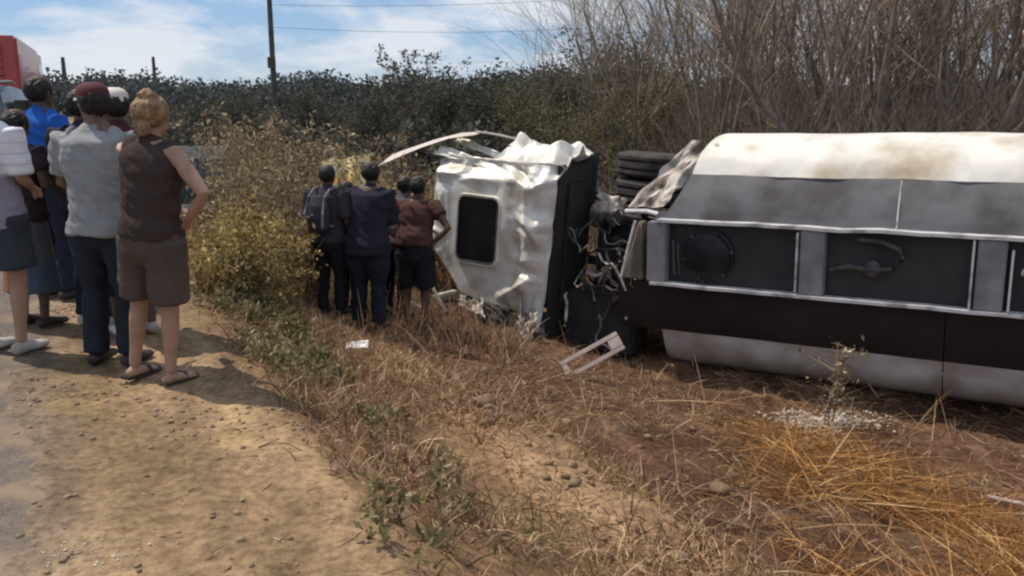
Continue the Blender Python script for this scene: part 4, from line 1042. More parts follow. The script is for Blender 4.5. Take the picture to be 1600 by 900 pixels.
    # legs and feet
    for s_ in (-1, 1):
        hp, kn, an = (Vector(p) for p in LG[s_])
        loft(body, [(*hp, .085*b_, .09*b_), (*hp.lerp(kn, .4), .074*b_, .08*b_), (*kn, .052, .055), (*kn.lerp(an, .3), .050, .056), (*kn.lerp(an, .7), .037, .040), (*an, .032, .036)], 14)
        loft(body, [(an.x, an.y-.045, an.z-.05, .030, .030), (an.x, an.y+.02, an.z-.045, .036, .034), (an.x + s_*.012, an.y+.11, an.z-.060, .042, .022), (an.x + s_*.014, an.y+.165, an.z-.066, .036, .016)], 12, ref=(1, 0, 0))
        for q in range(5): ball(body, (an.x + s_*.014 + (q-2)*.015, an.y+.185-abs(q-1.6)*.008, an.z-.070), (.009, .018, .011), 6)
    # head turned on the neck
    rot = Matrix.Translation((0, hy, 0)) @ Matrix.Rotation(head_yaw, 4, 'Z') @ Matrix.Translation((0, -hy, 0))
    body.add([rot @ Vector(v) for v in hb.v], hb.f)
    link('body', remeshed(body, 'body', vox, 2), SKIN[skin], g)
    for s_ in (-1, 1):
        mb = MB(); ball(mb, rot @ Vector((s_*.031, hy+.083, 1.597)), (.013, .012, .010), 8); mb.build('eye', eye_mat, g, smooth=True)
    sd_ = hash(label) % 1000 if False else sum(map(ord, label)) % 997
    if shirt:
        mb = MB(); L_ = loose
        T = [t_ for t_ in torso if t_[2] > shirt_hem + .05]
        base = [(0, 0, shirt_hem, .158*b_+L_*1.2, .118*b_+L_*1.3), (0, 0, shirt_hem+.06, .158*b_+L_*1.1, .118*b_+L_*1.2)]
        loft(mb, base + [(t_[0], t_[1], t_[2], t_[3]+L_, t_[4]+L_) for t_ in T[:-1]] + [(0, ly(1.43)-.01, 1.43, .105*b_, .082*b_)], 20, cap=.1)
        loft(mb, [(0, ly(1.43)-.01, 1.425, .085, .075), (0, hy-.02, 1.46, .062, .062)], 14)
        if sleeve > 0:
            for s_ in (-1, 1):
                sh, el, wr = A[s_]
                pts = [(*(sh + Vector((-s_*.06, 0, .0))), .062, .066), (*sh, .062*b_+.012, .064*b_+.012)]
                if sleeve <= 1: pts.append((*sh.lerp(el, sleeve), .054*b_+.016, .056*b_+.016))
                else: pts += [(*sh.lerp(el, .5), .056, .058), (*el, .050, .050), (*el.lerp(wr, sleeve-1), .038, .038)]
                loft(mb, pts, 14, cap=.1)
        else:
            for s_ in (-1, 1): loft(mb, [(s_*.10, ly(1.4), 1.40, .055, .07), (s_*.155, ly(1.4), 1.385, .052, .068)], 12)
        link('shirt', remeshed(mb, 'shirt', vox*1.1, 2, folds(0.017, sd_)), shirt_mat, g)
    if pants:
        mb = MB()
        loft(mb, [(0, 0, .80, .145*b_+.01, .118*b_+.01), (0, 0, .90, .162*b_+.012, .122*b_+.012), (0, ly(.99), .99, .148*b_+.012, .112*b_+.012)], 18)
        for s_ in (-1, 1):
            hp, kn, an = (Vector(p) for p in LG[s_])
            pts = [(*hp, (.09*b_+.012)*pant_w, .097*b_+.012), (*hp.lerp(kn, .45), (.080*b_+.012)*pant_w, (.086*b_+.012)*pant_w)]
            if pants_end >= kn.z - .02: 
                t_ = (hp.z - pants_end)/(hp.z - kn.z); pts.append((*hp.lerp(kn, max(t_, .5)), (.075*b_+.018)*pant_w, (.082*b_+.018)*pant_w))
            else:
                t_ = min(1, (kn.z-pants_end)/(kn.z-an.z))
                pts += [(*kn, .066*pant_w, .070*pant_w), (*kn.lerp(an, t_*.5), .062*pant_w, .066*pant_w), (*kn.lerp(an, t_), .058*pant_w, .064*pant_w)]
            loft(mb, pts, 16, cap=.1)
        link('trousers' if pants_end < .4 else 'shorts', remeshed(mb, 'trousers', vox*1.1, 2, folds(0.013, sd_+5, 6, 4)), pants_mat, g)
    if skirt:
        z0, z1, w0, w1, mt = skirt
        mb = MB(); loft(mb, [(0, 0, z0, w0, w0*.8), (0, 0, (z0+z1)/2, (w0+w1)/2, (w0+w1)*.4), (0, 0, z1, w1, w1*.8)], 20, cap=.1)
        link('skirt', remeshed(mb, 'skirt', vox*1.2, 2, folds(0.012, sd_+9, 2, 8)), mt, g)
    if hair:
        mb = MB(); c = Vector((0, hy-.012, 1.622))
        if hair == 'short': ball(mb, c + Vector((0, -.008, -.014)), (.085, .103, .092), 16)
        if hair == 'bun':
            ball(mb, c + Vector((0, -.008, -.006)), (.096, .108, .092), 16); ball(mb, c + Vector((0, -.03, .075)), (.052, .05, .042), 12); loft(mb, [(0, c.y-.07, 1.57, .055, .03), (0, c.y-.068, 1.50, .05, .03)], 10)
        if hair == 'long':
            ball(mb, c, (.09, .107, .08), 16); loft(mb, [(0, c.y-.055, 1.62, .08, .06), (0, c.y-.07, 1.48, .085, .045), (0, c.y-.075, 1.38, .06, .03)], 14)
        me_ = remeshed(mb, 'hair', vox*.8, 1, folds(0.013, sd_+3, 10, 42))
        # clear the face
        displace(me_, lambda co, no: np.where(((co[:, 1] > hy+.055) & (co[:, 2] < 1.635))[:, None], co*np.array([.75, 1, 1]) - np.array([0, .06, -.015]), co))
        me_.transform(rot); link('hair', me_, hair_mat, g)
    if hat:
        mb = MB(); c = Vector((0, hy-.004, 1.635))
        if hat in ('cap', 'cap_back'):
            V = []; F = []; n_ = 24
            for q, (h_, f) in enumerate(((-.012, 1.0), (.02, 1.0), (.045, .93), (.068, .72), (.08, .40))):
                for j_ in range(n_): an = 2*math.pi*j_/n_; V.append(c + Vector((.090*f*math.cos(an), .112*f*math.sin(an), h_)))
            for q in range(4):
                for j_ in range(n_): F.append((q*n_+j_, q*n_+(j_+1) % n_, (q+1)*n_+(j_+1) % n_, (q+1)*n_+j_))
            F.append(tuple(4*n_+j_ for j_ in range(n_))); mb.add(V, F)
            o = mb.build('cap', hat_mat, g, smooth=True); o.data.transform(rot)
            mb = MB(); sg = 1 if hat == 'cap' else -1; V = []; F = []; nb_ = 12
            for q, (d_, zz) in enumerate(((.0, 0.0), (.045, -.006), (.075, -.018))):
                for j_ in range(nb_+1):
                    an = math.pi*(j_/nb_); V.append(c + Vector((.088*math.cos(an), sg*(.108*math.sin(an) + d_*math.sin(an)**.7), zz - .008)))
            for q in range(2):
                for j_ in range(nb_): F.append((q*(nb_+1)+j_, q*(nb_+1)+j_+1, (q+1)*(nb_+1)+j_+1, (q+1)*(nb_+1)+j_))
            mb.add(V, F); me_ = mb.mesh('brim', True)
            bm = bmesh.new(); bm.from_mesh(me_); bmesh.ops.solidify(bm, geom=bm.faces[:], thickness=.005); bm.to_mesh(me_); bm.free(); me_.transform(rot)
            link('brim', me_, brim_mat or hat_mat, o)
    if shoes:
        for s_ in (-1, 1):
            an = Vector(LG[s_][2]); mb = MB()
            loft(mb, [(an.x, an.y-.05, .042, .040, .040), (an.x, an.y+.03, .045, .044, .042), (an.x + s_*.012, an.y+.12, .032, .050, .030), (an.x + s_*.014, an.y+.185, .028, .040, .024)], 14, ref=(1, 0, 0))
            link('shoe', remeshed(mb, 'shoe', vox, 1), shoes, g)
    if extras == 'sandals':
        for s_ in (-1, 1):
            an = Vector(LG[s_][2]); mb = MB(); V = []; pl = [(-.075, .032), (-.06, .04), (.0, .038), (.06, .046), (.13, .05), (.185, .045), (.21, .02)]
            out = [(an.x + s_*.008 + w_, an.y + y_) for y_, w_ in pl] + [(an.x + s_*.008 - w_, an.y + y_) for y_, w_ in pl[::-1]]; m_ = len(out)
            mb.add([(x_, y_, .0) for x_, y_ in out] + [(x_, y_, .018) for x_, y_ in out], [tuple(range(m_))[::-1], tuple(range(m_, 2*m_))] + [(q_, (q_+1) % m_, m_+(q_+1) % m_, m_+q_) for q_ in range(m_)])
            sl = mb.build('sandal', leather, g)
            mb = MB(); mb.tube([(an.x-.045, an.y+.10, .015), (an.x-.03, an.y+.09, .052), (an.x+.03, an.y+.09, .052), (an.x+.05, an.y+.10, .015)], .009, 6); mb.build('strap', leather, sl, smooth=True)
    return tag(g, label, 'person', None)

hair_blond = nmat('hair_blond', (0.34, 0.22, 0.11), (0.17, 0.105, 0.055), scale=30, rough=0.6, bump=0.6, bscale=60)
hair_black = nmat('hair_black', (0.012, 0.010, 0.009), (0.025, 0.02, 0.018), scale=30, rough=0.55, bump=0.5, bscale=60)
CROWD = 'people standing on the shoulder'; GAWK = 'people standing by the crushed cab'
c_white = bpy.data.materials.new('striped_white_cloth'); c_white.use_nodes = True
n, l = c_white.node_tree.nodes, c_white.node_tree.links
b = n['Principled BSDF']; b.inputs['Roughness'].default_value = .9; tc = n.new('ShaderNodeTexCoord'); sp_ = n.new('ShaderNodeSeparateXYZ'); l.new(tc.outputs['Object'], sp_.inputs[0])
wv = n.new('ShaderNodeMath'); wv.operation = 'MULTIPLY'; wv.inputs[1].default_value = 95; l.new(sp_.outputs['Z'], wv.inputs[0])
sn = n.new('ShaderNodeMath'); sn.operation = 'SINE'; l.new(wv.outputs[0], sn.inputs[0])
rp = n.new('ShaderNodeValToRGB'); rp.color_ramp.elements[0].position = .62; rp.color_ramp.elements[0].color = (.72, .70, .72, 1); rp.color_ramp.elements[1].position = .95; rp.color_ramp.elements[1].color = (.58, .55, .59, 1)
l.new(sn.outputs[0], rp.inputs['Fac'])
# the upper half is striped white, the lower half plain mauve grey
st = n.new('ShaderNodeMapRange'); st.inputs['From Min'].default_value = 1.13; st.inputs['From Max'].default_value = 1.16; l.new(sp_.outputs['Z'], st.inputs['Value'])
mx = n.new('ShaderNodeMixRGB'); mx.inputs['Color1'].default_value = (.27, .24, .29, 1); l.new(st.outputs[0], mx.inputs['Fac']); l.new(rp.outputs['Color'], mx.inputs['Color2']); l.new(mx.outputs['Color'], b.inputs['Base Color'])

hem = bpy.data.materials.new('banded_skirt_cloth'); hem.use_nodes = True
n, l = hem.node_tree.nodes, hem.node_tree.links
b = n['Principled BSDF']; b.inputs['Roughness'].default_value = .9; tc = n.new('ShaderNodeTexCoord'); sp_ = n.new('ShaderNodeSeparateXYZ'); l.new(tc.outputs['Object'], sp_.inputs[0])
rp = n.new('ShaderNodeValToRGB'); e = rp.color_ramp.elements; mr = n.new('ShaderNodeMapRange'); mr.inputs['From Min'].default_value = -.2; mr.inputs['From Max'].default_value = .2
l.new(sp_.outputs['X'], mr.inputs['Value']); l.new(mr.outputs[0], rp.inputs['Fac'])
e[0].position = .0; e[0].color = (.30, .115, .05, 1); e[1].position = 1; e[1].color = (.06, .085, .12, 1)
q = e.new(.45); q.color = (.30, .125, .05, 1); q = e.new(.58); q.color = (.07, .10, .06, 1); q = e.new(.72); q.color = (.05, .10, .17, 1)
mz = n.new('ShaderNodeMapRange'); mz.inputs['From Min'].default_value = .52; mz.inputs['From Max'].default_value = .60; l.new(sp_.outputs['Z'], mz.inputs['Value'])
mx = n.new('ShaderNodeMixRGB'); mx.inputs['Color2'].default_value = (.09, .10, .12, 1); l.new(mz.outputs[0], mx.inputs['Fac']); l.new(rp.outputs['Color'], mx.inputs['Color1']); l.new(mx.outputs['Color'], b.inputs['Base Color'])

def stand(x, y): return (x, y, max(hz(x, y), hz(x+.1, y), hz(x-.1, y)) + 0.004)
navy = cloth('navy', (0.030, 0.034, 0.055)); black = cloth('black', (0.022, 0.022, 0.026)); slate = cloth('slate', (0.055, 0.062, 0.075))
leather = nmat('shoe_leather', (0.03, 0.024, 0.02), (0.05, 0.04, 0.035), rough=0.6)
whiteshoe = nmat('shoe_white', (0.6, 0.58, 0.55), (0.35, 0.3, 0.26), rough=0.6)
# woman in brown, nearest the camera
person('blond woman in brown sleeveless top and long shorts, hand raised to her hip', stand(-2.09, 4.93), R(-22), 1.62, 'tan', 1.08, roll=R(4.5),
       arms={1: [(.185, -.01, 1.39), (.40, -.02, 1.19), (.21, .06, 1.00)], -1: [(-.185, .0, 1.39), (-.22, .10, 1.13), (-.10, .24, 1.05)]},
       legs={-1: [(-.095, 0, .88), (-.115, .02, .48), (-.135, .0, .085)], 1: [(.095, 0, .88), (.11, .03, .48), (.125, .02, .085)]},
       shirt=True, sleeve=0, shirt_mat=cloth('brown_top', (0.062, 0.043, 0.038)), shirt_hem=.90, loose=.02, pants=True, pants_mat=cloth('khaki', (0.105, 0.078, 0.062)), pants_end=.52, pant_w=1.12,
       hair='bun', hair_mat=hair_blond, vox=.0085, extras='sandals')
# man in grey T-shirt
person('man in light grey T-shirt and long dark trousers, maroon cap with white brim', stand(-2.46, 5.30), R(-8), 1.69, 'brown', 1.04,
       arms={-1: [(-.19, -.01, 1.395), (-.25, .02, 1.12), (-.16, .19, 1.02)], 1: [(.19, -.01, 1.395), (.25, .02, 1.12), (.17, .2, 1.0)]},
       shirt=True, sleeve=.8, shirt_mat=cloth('light_grey', (0.31, 0.31, 0.315)), shirt_hem=.83, loose=.04, pants=True, pants_mat=cloth('dark_denim', (0.030, 0.034, 0.046)), pants_end=.05, pant_w=1.12,
       hair='short', hair_mat=hair_black, hat='cap', hat_mat=nmat('cap_maroon', (0.10, 0.028, 0.03), (0.07, 0.02, 0.022), scale=7, rough=.8), brim_mat=nmat('brim_white', (0.75, 0.70, 0.68), (0.6, 0.55, 0.52), rough=.8), head_yaw=R(55), shoes=leather)
# leftmost person
person('person in faintly striped white top and dark shorts at the left edge of the picture', stand(-3.24, 5.52), R(-12), 1.70, 'tan', 1.0,
       arms={1: [(.19, -.01, 1.395), (.225, .0, 1.13), (.15, .17, 1.05)]},
       shirt=True, sleeve=.95, shirt_mat=c_white, shirt_hem=.82, loose=.03, pants=True, pants_mat=slate, pants_end=.56, pant_w=1.2, hair='short', hair_mat=hair_black, shoes=whiteshoe)
# person in long banded skirt
person('person in dark top and long slate skirt with an orange and blue hem', stand(-3.42, 6.2), R(-20), 1.52, 'dark', 1.0,
       arms={1: [(.19, -.01, 1.395), (.25, .0, 1.13), (.12, .17, 1.18)]},
       shirt=True, sleeve=.5, shirt_mat=cloth('plum', (0.05, 0.034, 0.042)), shirt_hem=.86, skirt=(.30, .98, .23, .165, hem), hair='short', hair_mat=hair_black, shoes=leather)
# person in blue shirt farther back
person('person in bright blue shirt behind the grey T-shirt man', stand(-3.70, 7.1), R(-25), 1.76, 'dark', 1.0,
       shirt=True, sleeve=.55, shirt_mat=cloth('bright_blue', (0.03, 0.12, 0.46)), shirt_hem=.95, pants=True, pants_mat=navy, hair='short', hair_mat=hair_black, shoes=leather)
# person with white cap, hidden between
person('person in white cap and maroon shirt between the grey T-shirt and the woman', stand(-2.62, 5.98), R(35), 1.66, 'dark', .98,
       arms={1: [(.19, -.01, 1.395), (.24, .05, 1.12), (.12, .22, 1.10)]},
       shirt=True, sleeve=.9, shirt_mat=cloth('maroon', (0.085, 0.030, 0.036)), shirt_hem=.78, loose=.03, pants=True, pants_mat=black, pants_end=.30, hat='cap', hat_mat=nmat('cap_cream', (0.70, 0.64, 0.55), (0.55, 0.48, 0.40), rough=.8), hair='short', hair_mat=hair_black, shoes=whiteshoe)
person('person in navy shirt and trousers half hidden left of the grey T-shirt man', stand(-2.98, 6.25), R(-10), 1.66, 'dark', 1.0,
       shirt=True, sleeve=.6, shirt_mat=cloth('dark_navy', (0.035, 0.035, 0.055)), pants=True, pants_mat=navy, hair='short', hair_mat=hair_black, shoes=whiteshoe)

# onlookers by the cab
person('tall man in navy shirt and trousers standing before the cab front', stand(-1.52, 9.2), R(-15), 1.76, 'dark', 1.25, vox=.011, lean=.20,
       arms={-1: [(-.2, -.01, 1.395), (-.27, .0, 1.12), (-.25, .06, .87)], 1: [(.2, -.01, 1.395), (.25, .05, 1.13), (.1, .2, 1.08)]},
       shirt=True, sleeve=1.6, shirt_mat=cloth('navy_shirt', (0.030, 0.027, 0.040)), shirt_hem=.80, loose=.035, pants=True, pants_mat=cloth('blue_black', (0.022, 0.026, 0.040)), pants_end=.10, pant_w=1.15, hair='short', hair_mat=hair_black, shoes=leather)
person('man in reddish brown shirt with arms akimbo, close to the cab roof', stand(-1.10, 9.90), R(-12), 1.73, 'dark', 1.15, vox=.011, lean=.22,
       arms={1: [(.20, -.01, 1.39), (.40, -.08, 1.16), (.20, -.03, .98)], -1: [(-.2, -.01, 1.39), (-.36, -.05, 1.17), (-.18, .02, 1.0)]},
       shirt=True, sleeve=.45, shirt_mat=cloth('wine', (0.100, 0.050, 0.040)), shirt_hem=.98, pants=True, pants_mat=black, pants_end=.50, pant_w=1.15, hair='short', hair_mat=hair_black, shoes=leather)
person('person in charcoal shirt behind the tall navy man and the backpack wearer', stand(-1.86, 9.95), R(-35), 1.50, 'dark', 1.1, vox=.011,
       shirt=True, sleeve=.9, shirt_mat=cloth('soot', (0.045, 0.040, 0.048)), pants=True, pants_mat=black, hair='short', hair_mat=hair_black, shoes=leather)
person('person in grey vest bending forward behind the navy man and the reddish brown shirt', stand(-1.38, 10.25), R(-30), 1.66, 'dark', 1.1, vox=.011, lean=.35,
       shirt=True, sleeve=.5, shirt_mat=cloth('ash', (0.10, 0.085, 0.09)), pants=True, pants_mat=black, hair='short', hair_mat=hair_black, shoes=leather)
pack_mat = cloth('pack', (0.060, 0.055, 0.070)); strap_mat = cloth('strap', (0.22, 0.20, 0.22))
o = person('person in dark clothes wearing a backpack, leftmost of those by the cab', stand(-1.93, 9.3), R(-20), 1.60, 'dark', 1.2, vox=.011,
       shirt=True, sleeve=.9, shirt_mat=cloth('charcoal', (0.050, 0.045, 0.055)), pants=True, pants_mat=black, hair='short', hair_mat=hair_black, shoes=leather)
bp_ = empty('backpack', o.location, o.rotation_euler.z); tag(bp_, 'dark backpack with pale straps on the leftmost person by the cab', 'backpack')
k_ = 1.60/1.70; bp_.scale = (k_, k_, k_)
mb = MB(); loft(mb, [(0, -.22, 1.03, .125, .07), (0, -.225, 1.15, .135, .085), (0, -.22, 1.28, .125, .075), (0, -.20, 1.36, .09, .05)], 16); link('pack', remeshed(mb, 'pack', .012, 1, folds(.008, 3)), pack_mat, bp_)
for s_ in (-1, 1):
    mb = MB(); mb.tube([(s_*.10, -.30, 1.05), (s_*.115, -.31, 1.2), (s_*.10, -.24, 1.37), (s_*.10, -.12, 1.45), (s_*.105, .0, 1.46), (s_*.12, .13, 1.38), (s_*.13, .145, 1.2), (s_*.15, .0, 1.06), (s_*.11, -.18, 1.05)], .014, 6); mb.build('strap', strap_mat, bp_, smooth=True)

# ================================================================== vehicles on the road
red_paint = nmat('fire_red_paint', (0.50, 0.055, 0.045), (0.42, 0.045, 0.04), scale=3, rough=0.4, spec=0.5, coat=0.3)
dark_red = nmat('dark_red_paint', (0.23, 0.035, 0.035), (0.18, 0.03, 0.03), scale=3, rough=0.5)
white_trim = nmat('white_trim', (0.72, 0.66, 0.62), (0.62, 0.56, 0.52), scale=4, rough=0.5)
car_glass = nmat('vehicle_glass', (0.015, 0.018, 0.02), (0.02, 0.025, 0.028), scale=2, rough=0.1, spec=0.6)
# fire truck seen from behind: local y forward, x right
ft = tag(empty('fire_truck', (-11.35, 19.0, 0.01), R(24)), 'red fire truck behind the crowd at the left edge of the picture', 'fire truck')
mb = MB(); mb.box(-1.22, 1.22, -3.2, 2.0, .95, 2.72); mb.build('body', red_paint, ft, bevel=.05)
mb = MB(); mb.box(-1.18, 1.18, 2.1, 4.0, .75, 2.75); mb.build('cab', red_paint, ft, bevel=.10)
mb = MB(); mb.box(-1.1, 1.1, 3.99, 4.02, 1.55, 2.45); mb.build('windscreen', car_glass, ft)
for sx in (-1, 1):
    mb = MB(); mb.box(sx*1.185-.01, sx*1.185+.01, 2.5, 3.5, 1.6, 2.4); mb.build('side_window', car_glass, ft)
mb = MB(); mb.box(-1.0, .45, -2.9, 1.5, 2.724, 3.02); mb.build('roof_locker', dark_red, ft, bevel=.04)
mb = MB(); mb.box(-1.245, 1.245, -3.22, 2.02, 1.50, 1.62); mb.build('lower_stripe', white_trim, ft)
mb = MB(); mb.box(-1.25, 1.25, -3.45, -3.22, .55, .80); mb.build('rear_bumper', white_trim, ft, bevel=.03)
mb = MB(); mb.box(-.95, .95, -3.225, -3.204, 1.75, 2.55); mb.build('rear_shutter', dark_red, ft)
for k in range(6):
    mb = MB(); mb.box(-.95, .95, -3.245, -3.228, 1.76+k*.13, 1.86+k*.13); mb.build('shutter_slat', red_paint, ft)
# blurred white lettering high on the rear: short upright strokes
for k in range(7):
    x0 = -.55 + k*.17
    mb = MB(); mb.box(x0, x0+.05, -3.262, -3.25, 2.12, 2.26)
    if k % 2 == 0: mb.box(x0+.051, x0+.12, -3.262, -3.25, 2.21, 2.258)
    else: mb.box(x0+.051, x0+.12, -3.262, -3.25, 2.122, 2.17)
    mb.build('lettering', white_trim, ft)
for sx in (-1, 1):
    mb = MB(); mb.box(sx*1.1-.08, sx*1.1+.08, -3.26, -3.225, 1.0, 1.35); mb.build('tail_light', nmat('tail_lamp_red', (0.5, 0.03, 0.02), (0.4, 0.02, 0.02), rough=.25), ft)
for (x, y) in ((-1.0, -1.8), (1.0, -1.8), (-1.0, 2.9), (1.0, 2.9)):
    g = empty('wheel'); g.parent = ft; g.location = (x, y, .5)
    mb = MB(); mb.lathe((0, 0, 0), (1, 0, 0), tyre_prof(.28, .5), 28); mb.build('tyre', rubber, g, smooth=True)
    mb = MB(); mb.lathe((0, 0, 0), (1, 0, 0), [(-.1, .0001), (-.12, .2), (-.05, .28), (.05, .28), (.12, .2), (.1, .0001)], 20); mb.build('rim', lightsteel, g, smooth=True)
mb = MB(); mb.box(-.45, .45, -3.1, 3.9, .55, .93); mb.build('chassis', cabdark, ft)

# dark cars
car_paint = nmat('dark_teal_paint', (0.018, 0.030, 0.034), (0.022, 0.034, 0.038), scale=2, rough=0.55, spec=0.25)
suv_paint = nmat('charcoal_paint', (0.022, 0.022, 0.026), (0.028, 0.027, 0.03), scale=2, rough=0.35, spec=0.5, coat=0.3)
def loft_car(sec, name, mat, parent):
    mb = MB(); m = len(sec[0]); V = [p for s_ in sec for p in s_]; F = []
    for i in range(len(sec)-1):
        for k in range(m): F.append((i*m+k, i*m+(k+1) % m, (i+1)*m+(k+1) % m, (i+1)*m+k))
    F += [tuple(range(m))[::-1], tuple((len(sec)-1)*m+k for k in range(m))]
    mb.add(V, F); return mb.build(name, mat, parent, smooth=True, bevel=.0)
def csec(y, w, z0, z1): return [(-w, y, z0+.08), (-w*.9, y, z0), (w*.9, y, z0), (w, y, z0+.08), (w*1.01, y, (z0+z1)/2), (w*.97, y, z1-.06), (w*.86, y, z1), (-w*.86, y, z1), (-w*.97, y, z1-.06), (-w*1.01, y, (z0+z1)/2)]
def build_car(loc, rz, label, car_paint, scz=1.0, group='dark cars parked along the road'):
    car = tag(empty('parked_car', loc, rz), label, 'car', group); car.scale = (1.05, 1.05, scz)
    loft_car([csec(-1.98, .72, .32, .80), csec(-1.9, .82, .24, .92), csec(-1.2, .86, .22, .96), csec(.6, .86, .22, .93), csec(1.6, .84, .24, .82), csec(1.98, .72, .30, .66)], 'body', car_paint, car)
    def gsec(y, wb, wt, z0, z1): return [(-wb, y, z0), (wb, y, z0), (wt, y, z1), (wt*.9, y, z1+.03), (-wt*.9, y, z1+.03), (-wt, y, z1)]
    loft_car([gsec(-1.86, .74, .72, .90, .91), gsec(-1.45, .78, .62, .90, 1.36), gsec(-.6, .79, .64, .90, 1.42), gsec(.2, .78, .62, .90, 1.40), gsec(.95, .76, .72, .90, .92)], 'cabin', car_paint, car)
    mb = MB(); mb.add([(-.62, -1.83, .96), (.62, -1.83, .96), (.53, -1.52, 1.32), (-.53, -1.52, 1.32)], [(0, 1, 2, 3)]); V0 = [Vector(v) for v in mb.v]
    mb = MB(); mb.add([v + Vector((0, -.03, .0)) for v in V0] + V0, [(0, 1, 2, 3), (4, 7, 6, 5), (0, 4, 5, 1), (1, 5, 6, 2), (2, 6, 7, 3), (3, 7, 4, 0)]); mb.build('rear_window', car_glass, car)
    for sx in (-1, 1):
        mb = MB(); mb.box(sx*.74-.012, sx*.74+.012, -1.25, -.4, .98, 1.28); mb.build('side_window', car_glass, car)
        mb = MB(); mb.box(sx*.74-.012, sx*.74+.012, -.3, .5, .98, 1.28); mb.build('side_window', car_glass, car)
        mb = MB(); mb.box(sx*.66-.12, sx*.66+.12, -2.0, -1.90, .66, .84); mb.build('tail_light', MATS['tail_lamp_red'], car, bevel=.015)
        mb = MB(); mb.box(sx*.95-.08, sx*.95+.08, .55, .68, .95, 1.08); mb.build('door_mirror', car_paint, car, bevel=.02)
    mb = MB(); mb.box(-.25, .25, -2.005, -1.985, .55, .66); mb.build('number_plate', nmat('plate_grey', (0.5, 0.5, 0.5), (0.4, 0.4, 0.4)), car)
    mb = MB(); mb.tube([(-.55, -1.5, 1.47), (-.55, -.2, 1.50), (-.55, .1, 1.47)], .018, 6); mb.build('roof_rail', lightsteel, car, smooth=True)
    mb = MB(); mb.tube([(.55, -1.5, 1.47), (.55, -.2, 1.50), (.55, .1, 1.47)], .018, 6); mb.build('roof_rail', lightsteel, car, smooth=True)
    for (x, y) in ((-.78, -1.25), (.78, -1.25), (-.78, 1.3), (.78, 1.3)):
        g = empty('wheel'); g.parent = car; g.location = (x, y, .31)
        mb = MB(); mb.lathe((0, 0, 0), (1, 0, 0), tyre_prof(.19, .31), 24); mb.build('tyre', rubber, g, smooth=True)
        mb = MB(); mb.lathe((0, 0, 0), (1, 0, 0), [(-.07, .0001), (-.09, .12), (-.04, .17), (.04, .17), (.09, .12), (.07, .0001)], 16); mb.build('rim', lightsteel, g, smooth=True)
build_car((-5.35, 15.6, hz(-5.35, 15.6) + 0.01), R(14), 'dark teal car parked beyond the weeds, right of the woman', car_paint)
build_car((-8.0, 13.4, 0.03), R(20), 'tall dark car parked behind the crowd, below the fire truck', suv_paint, 1.22)

# ================================================================== utility poles and wires
pole_mat = nmat('weathered_pole', (0.12, 0.105, 0.10), (0.08, 0.07, 0.065), scale=4, rough=0.85)
def upole(x, y, H, r, label, arm=True):
    g = tag(empty('utility_pole', (x, y, hz(x, y) - .02)), label, 'pole', 'utility poles')
    mb = MB(); mb.tube([(0, 0, 0), (0, 0, H*.5), (0, 0, H)], [r, r*.85, r*.65], 12); mb.build('shaft', pole_mat, g, smooth=True)
    if arm:
        mb = MB(); mb.box(-.9, .9, -.06, .06, H-.35, H-.23); mb.build('cross_arm', pole_mat, g)
        for xx in (-.8, 0, .8):
            mb = MB(); mb.lathe((xx, 0, H-.23 + (.25 if xx == 0 else 0)), (0, 0, 1), [(0, .03), (.06, .06), (.09, .03), (.13, .05), (.17, .0001)], 10); mb.build('insulator', lightsteel, g, smooth=True)
        mb = MB(); mb.box(-.12, .12, -.2, -.08, H*.38, H*.38+.35); mb.build('junction_box', pole_mat, g)
    return g
upole(-7.85, 30.0, 7.6, .105, 'tall dark utility pole rising from the weeds out of the top of the picture')
upole(-43.2, 88, 5.6, .26, 'short distant pole on the skyline above the grey T-shirt man', False)
upole(-34.5, 88, 5.9, .22, 'thin distant pole on the skyline above the blond woman', False)
wire_mat = nmat('wire', (0.05, 0.05, 0.055), (0.04, 0.04, 0.045), rough=.6)
for k, (a_, b_, lab) in enumerate((((-7.85, 30.0, 3.9), (16, 44, 6.6), 'lower thin wire sagging from the tall pole to the right'), ((-7.85, 30.0, 4.6), (18, 44, 8.4), 'upper thin wire sagging from the tall pole to the right'))):
    a_, b_ = Vector(a_), Vector(b_); pts = [a_.lerp(b_, t_/20) - Vector((0, 0, 1.3*4*(t_/20)*(1-t_/20)*.6)) for t_ in range(21)]
    mb = MB(); mb.tube(pts, .006, 5); tag(mb.build('overhead_wire', wire_mat, None, smooth=True), lab, 'wire', 'overhead wires')

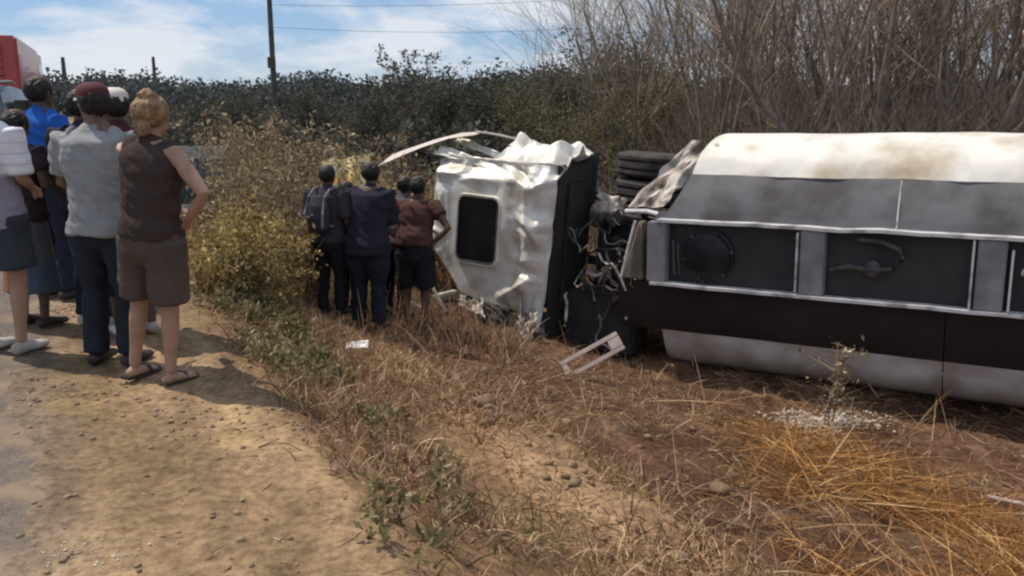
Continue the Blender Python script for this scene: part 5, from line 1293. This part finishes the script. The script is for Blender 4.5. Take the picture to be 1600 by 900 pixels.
# ================================================================== loose debris
pink = nmat('dusty_pale_plastic', (0.62, 0.50, 0.43), (0.46, 0.35, 0.29), scale=6, rough=.6)
fr = tag(empty('broken_frame', (0.82, 8.72, hz(0.82, 8.72) + .25)), 'pale broken frame with a long slot lying on the straw before the cab', 'debris')
M_ = Matrix.Rotation(R(-30), 4, 'Y') @ Matrix.Rotation(R(-24), 4, 'X')
for nm, bx_ in (('long_side', (-.33, .33, -.02, .02, .055, .10)), ('long_side', (-.33, .33, -.02, .02, -.10, -.055)), ('short_side', (-.33, -.27, -.018, .018, -.054, .054)), ('short_side', (.20, .33, -.018, .018, -.054, .054))):
    mb = MB(); mb.box(*bx_, M_); mb.build(nm, pink, fr, bevel=.006)
def flake(name, x, y, w, d_, mat, label, cat, seed, lift=.02, tilt=.1):
    z = hz(x, y) + lift
    o = crumple(name, (-w/2, -d_/2, 0), (w/2, -d_/2, tilt*.2), (w/2, d_/2, tilt), (-w/2, d_/2, tilt*.7), .02, mat, None, 10, seed, 3, .006)
    o.location = (x, y, z); return tag(o, label, cat)
flake('plastic_fragment', -1.38, 7.62, .20, .10, nmat('white_fragment', (0.75, 0.70, 0.68), (0.62, 0.56, 0.54), rough=.5), 'small white fragment lying on the grass before the onlookers', 'debris', 41, .05, .05)
rub = nmat('pale_rubble', (0.66, 0.59, 0.50), (0.40, 0.32, 0.25), scale=8, rough=.9)
x = 3.30 + rng.normal(0, .26, 1500); y = 8.85 + rng.normal(0, .13, 1500)
lumps('pale_rubble', x, y, rng.uniform(.003, .020, 1500), rub, 'patch of pale crumbled rubble at the foot of the tank', 'rubble', -0.8)
x = -1.55 + rng.normal(0, .10, 120); y = 2.95 + rng.normal(0, .06, 120)
lumps('white_gravel_patch', x, y, rng.uniform(.002, .006, 120), rub, 'small patch of pale crumbs on the road edge, bottom left', 'gravel', .1)
yel = nmat('yellow_sheet', (0.80, 0.50, 0.10), (0.85, 0.70, 0.40), scale=5, rough=.6)
yp = crumple('yellow_panel', (-.30, 0, 0), (.26, .05, 0), (.24, .75, 1.82), (-.36, .7, 1.74), .09, yel, None, 18, 55, 4, .01)
yp.location = (-2.02, 10.5, hz(-2.02, 10.5) - .02); tag(yp, 'crumpled yellow panel leaning behind the onlookers by the cab', 'debris')
mb = MB(); mb.tube([(4.0, 6.95, hz(4.0, 6.95)+.05), (4.35, 6.75, hz(4.35, 6.75)+.07), (4.8, 6.6, hz(4.8, 6.6)+.04)], .018, 6)
tag(mb.build('pale_rod', pink, None, smooth=True), 'thin pale rod lying in the straw at the right edge', 'debris')
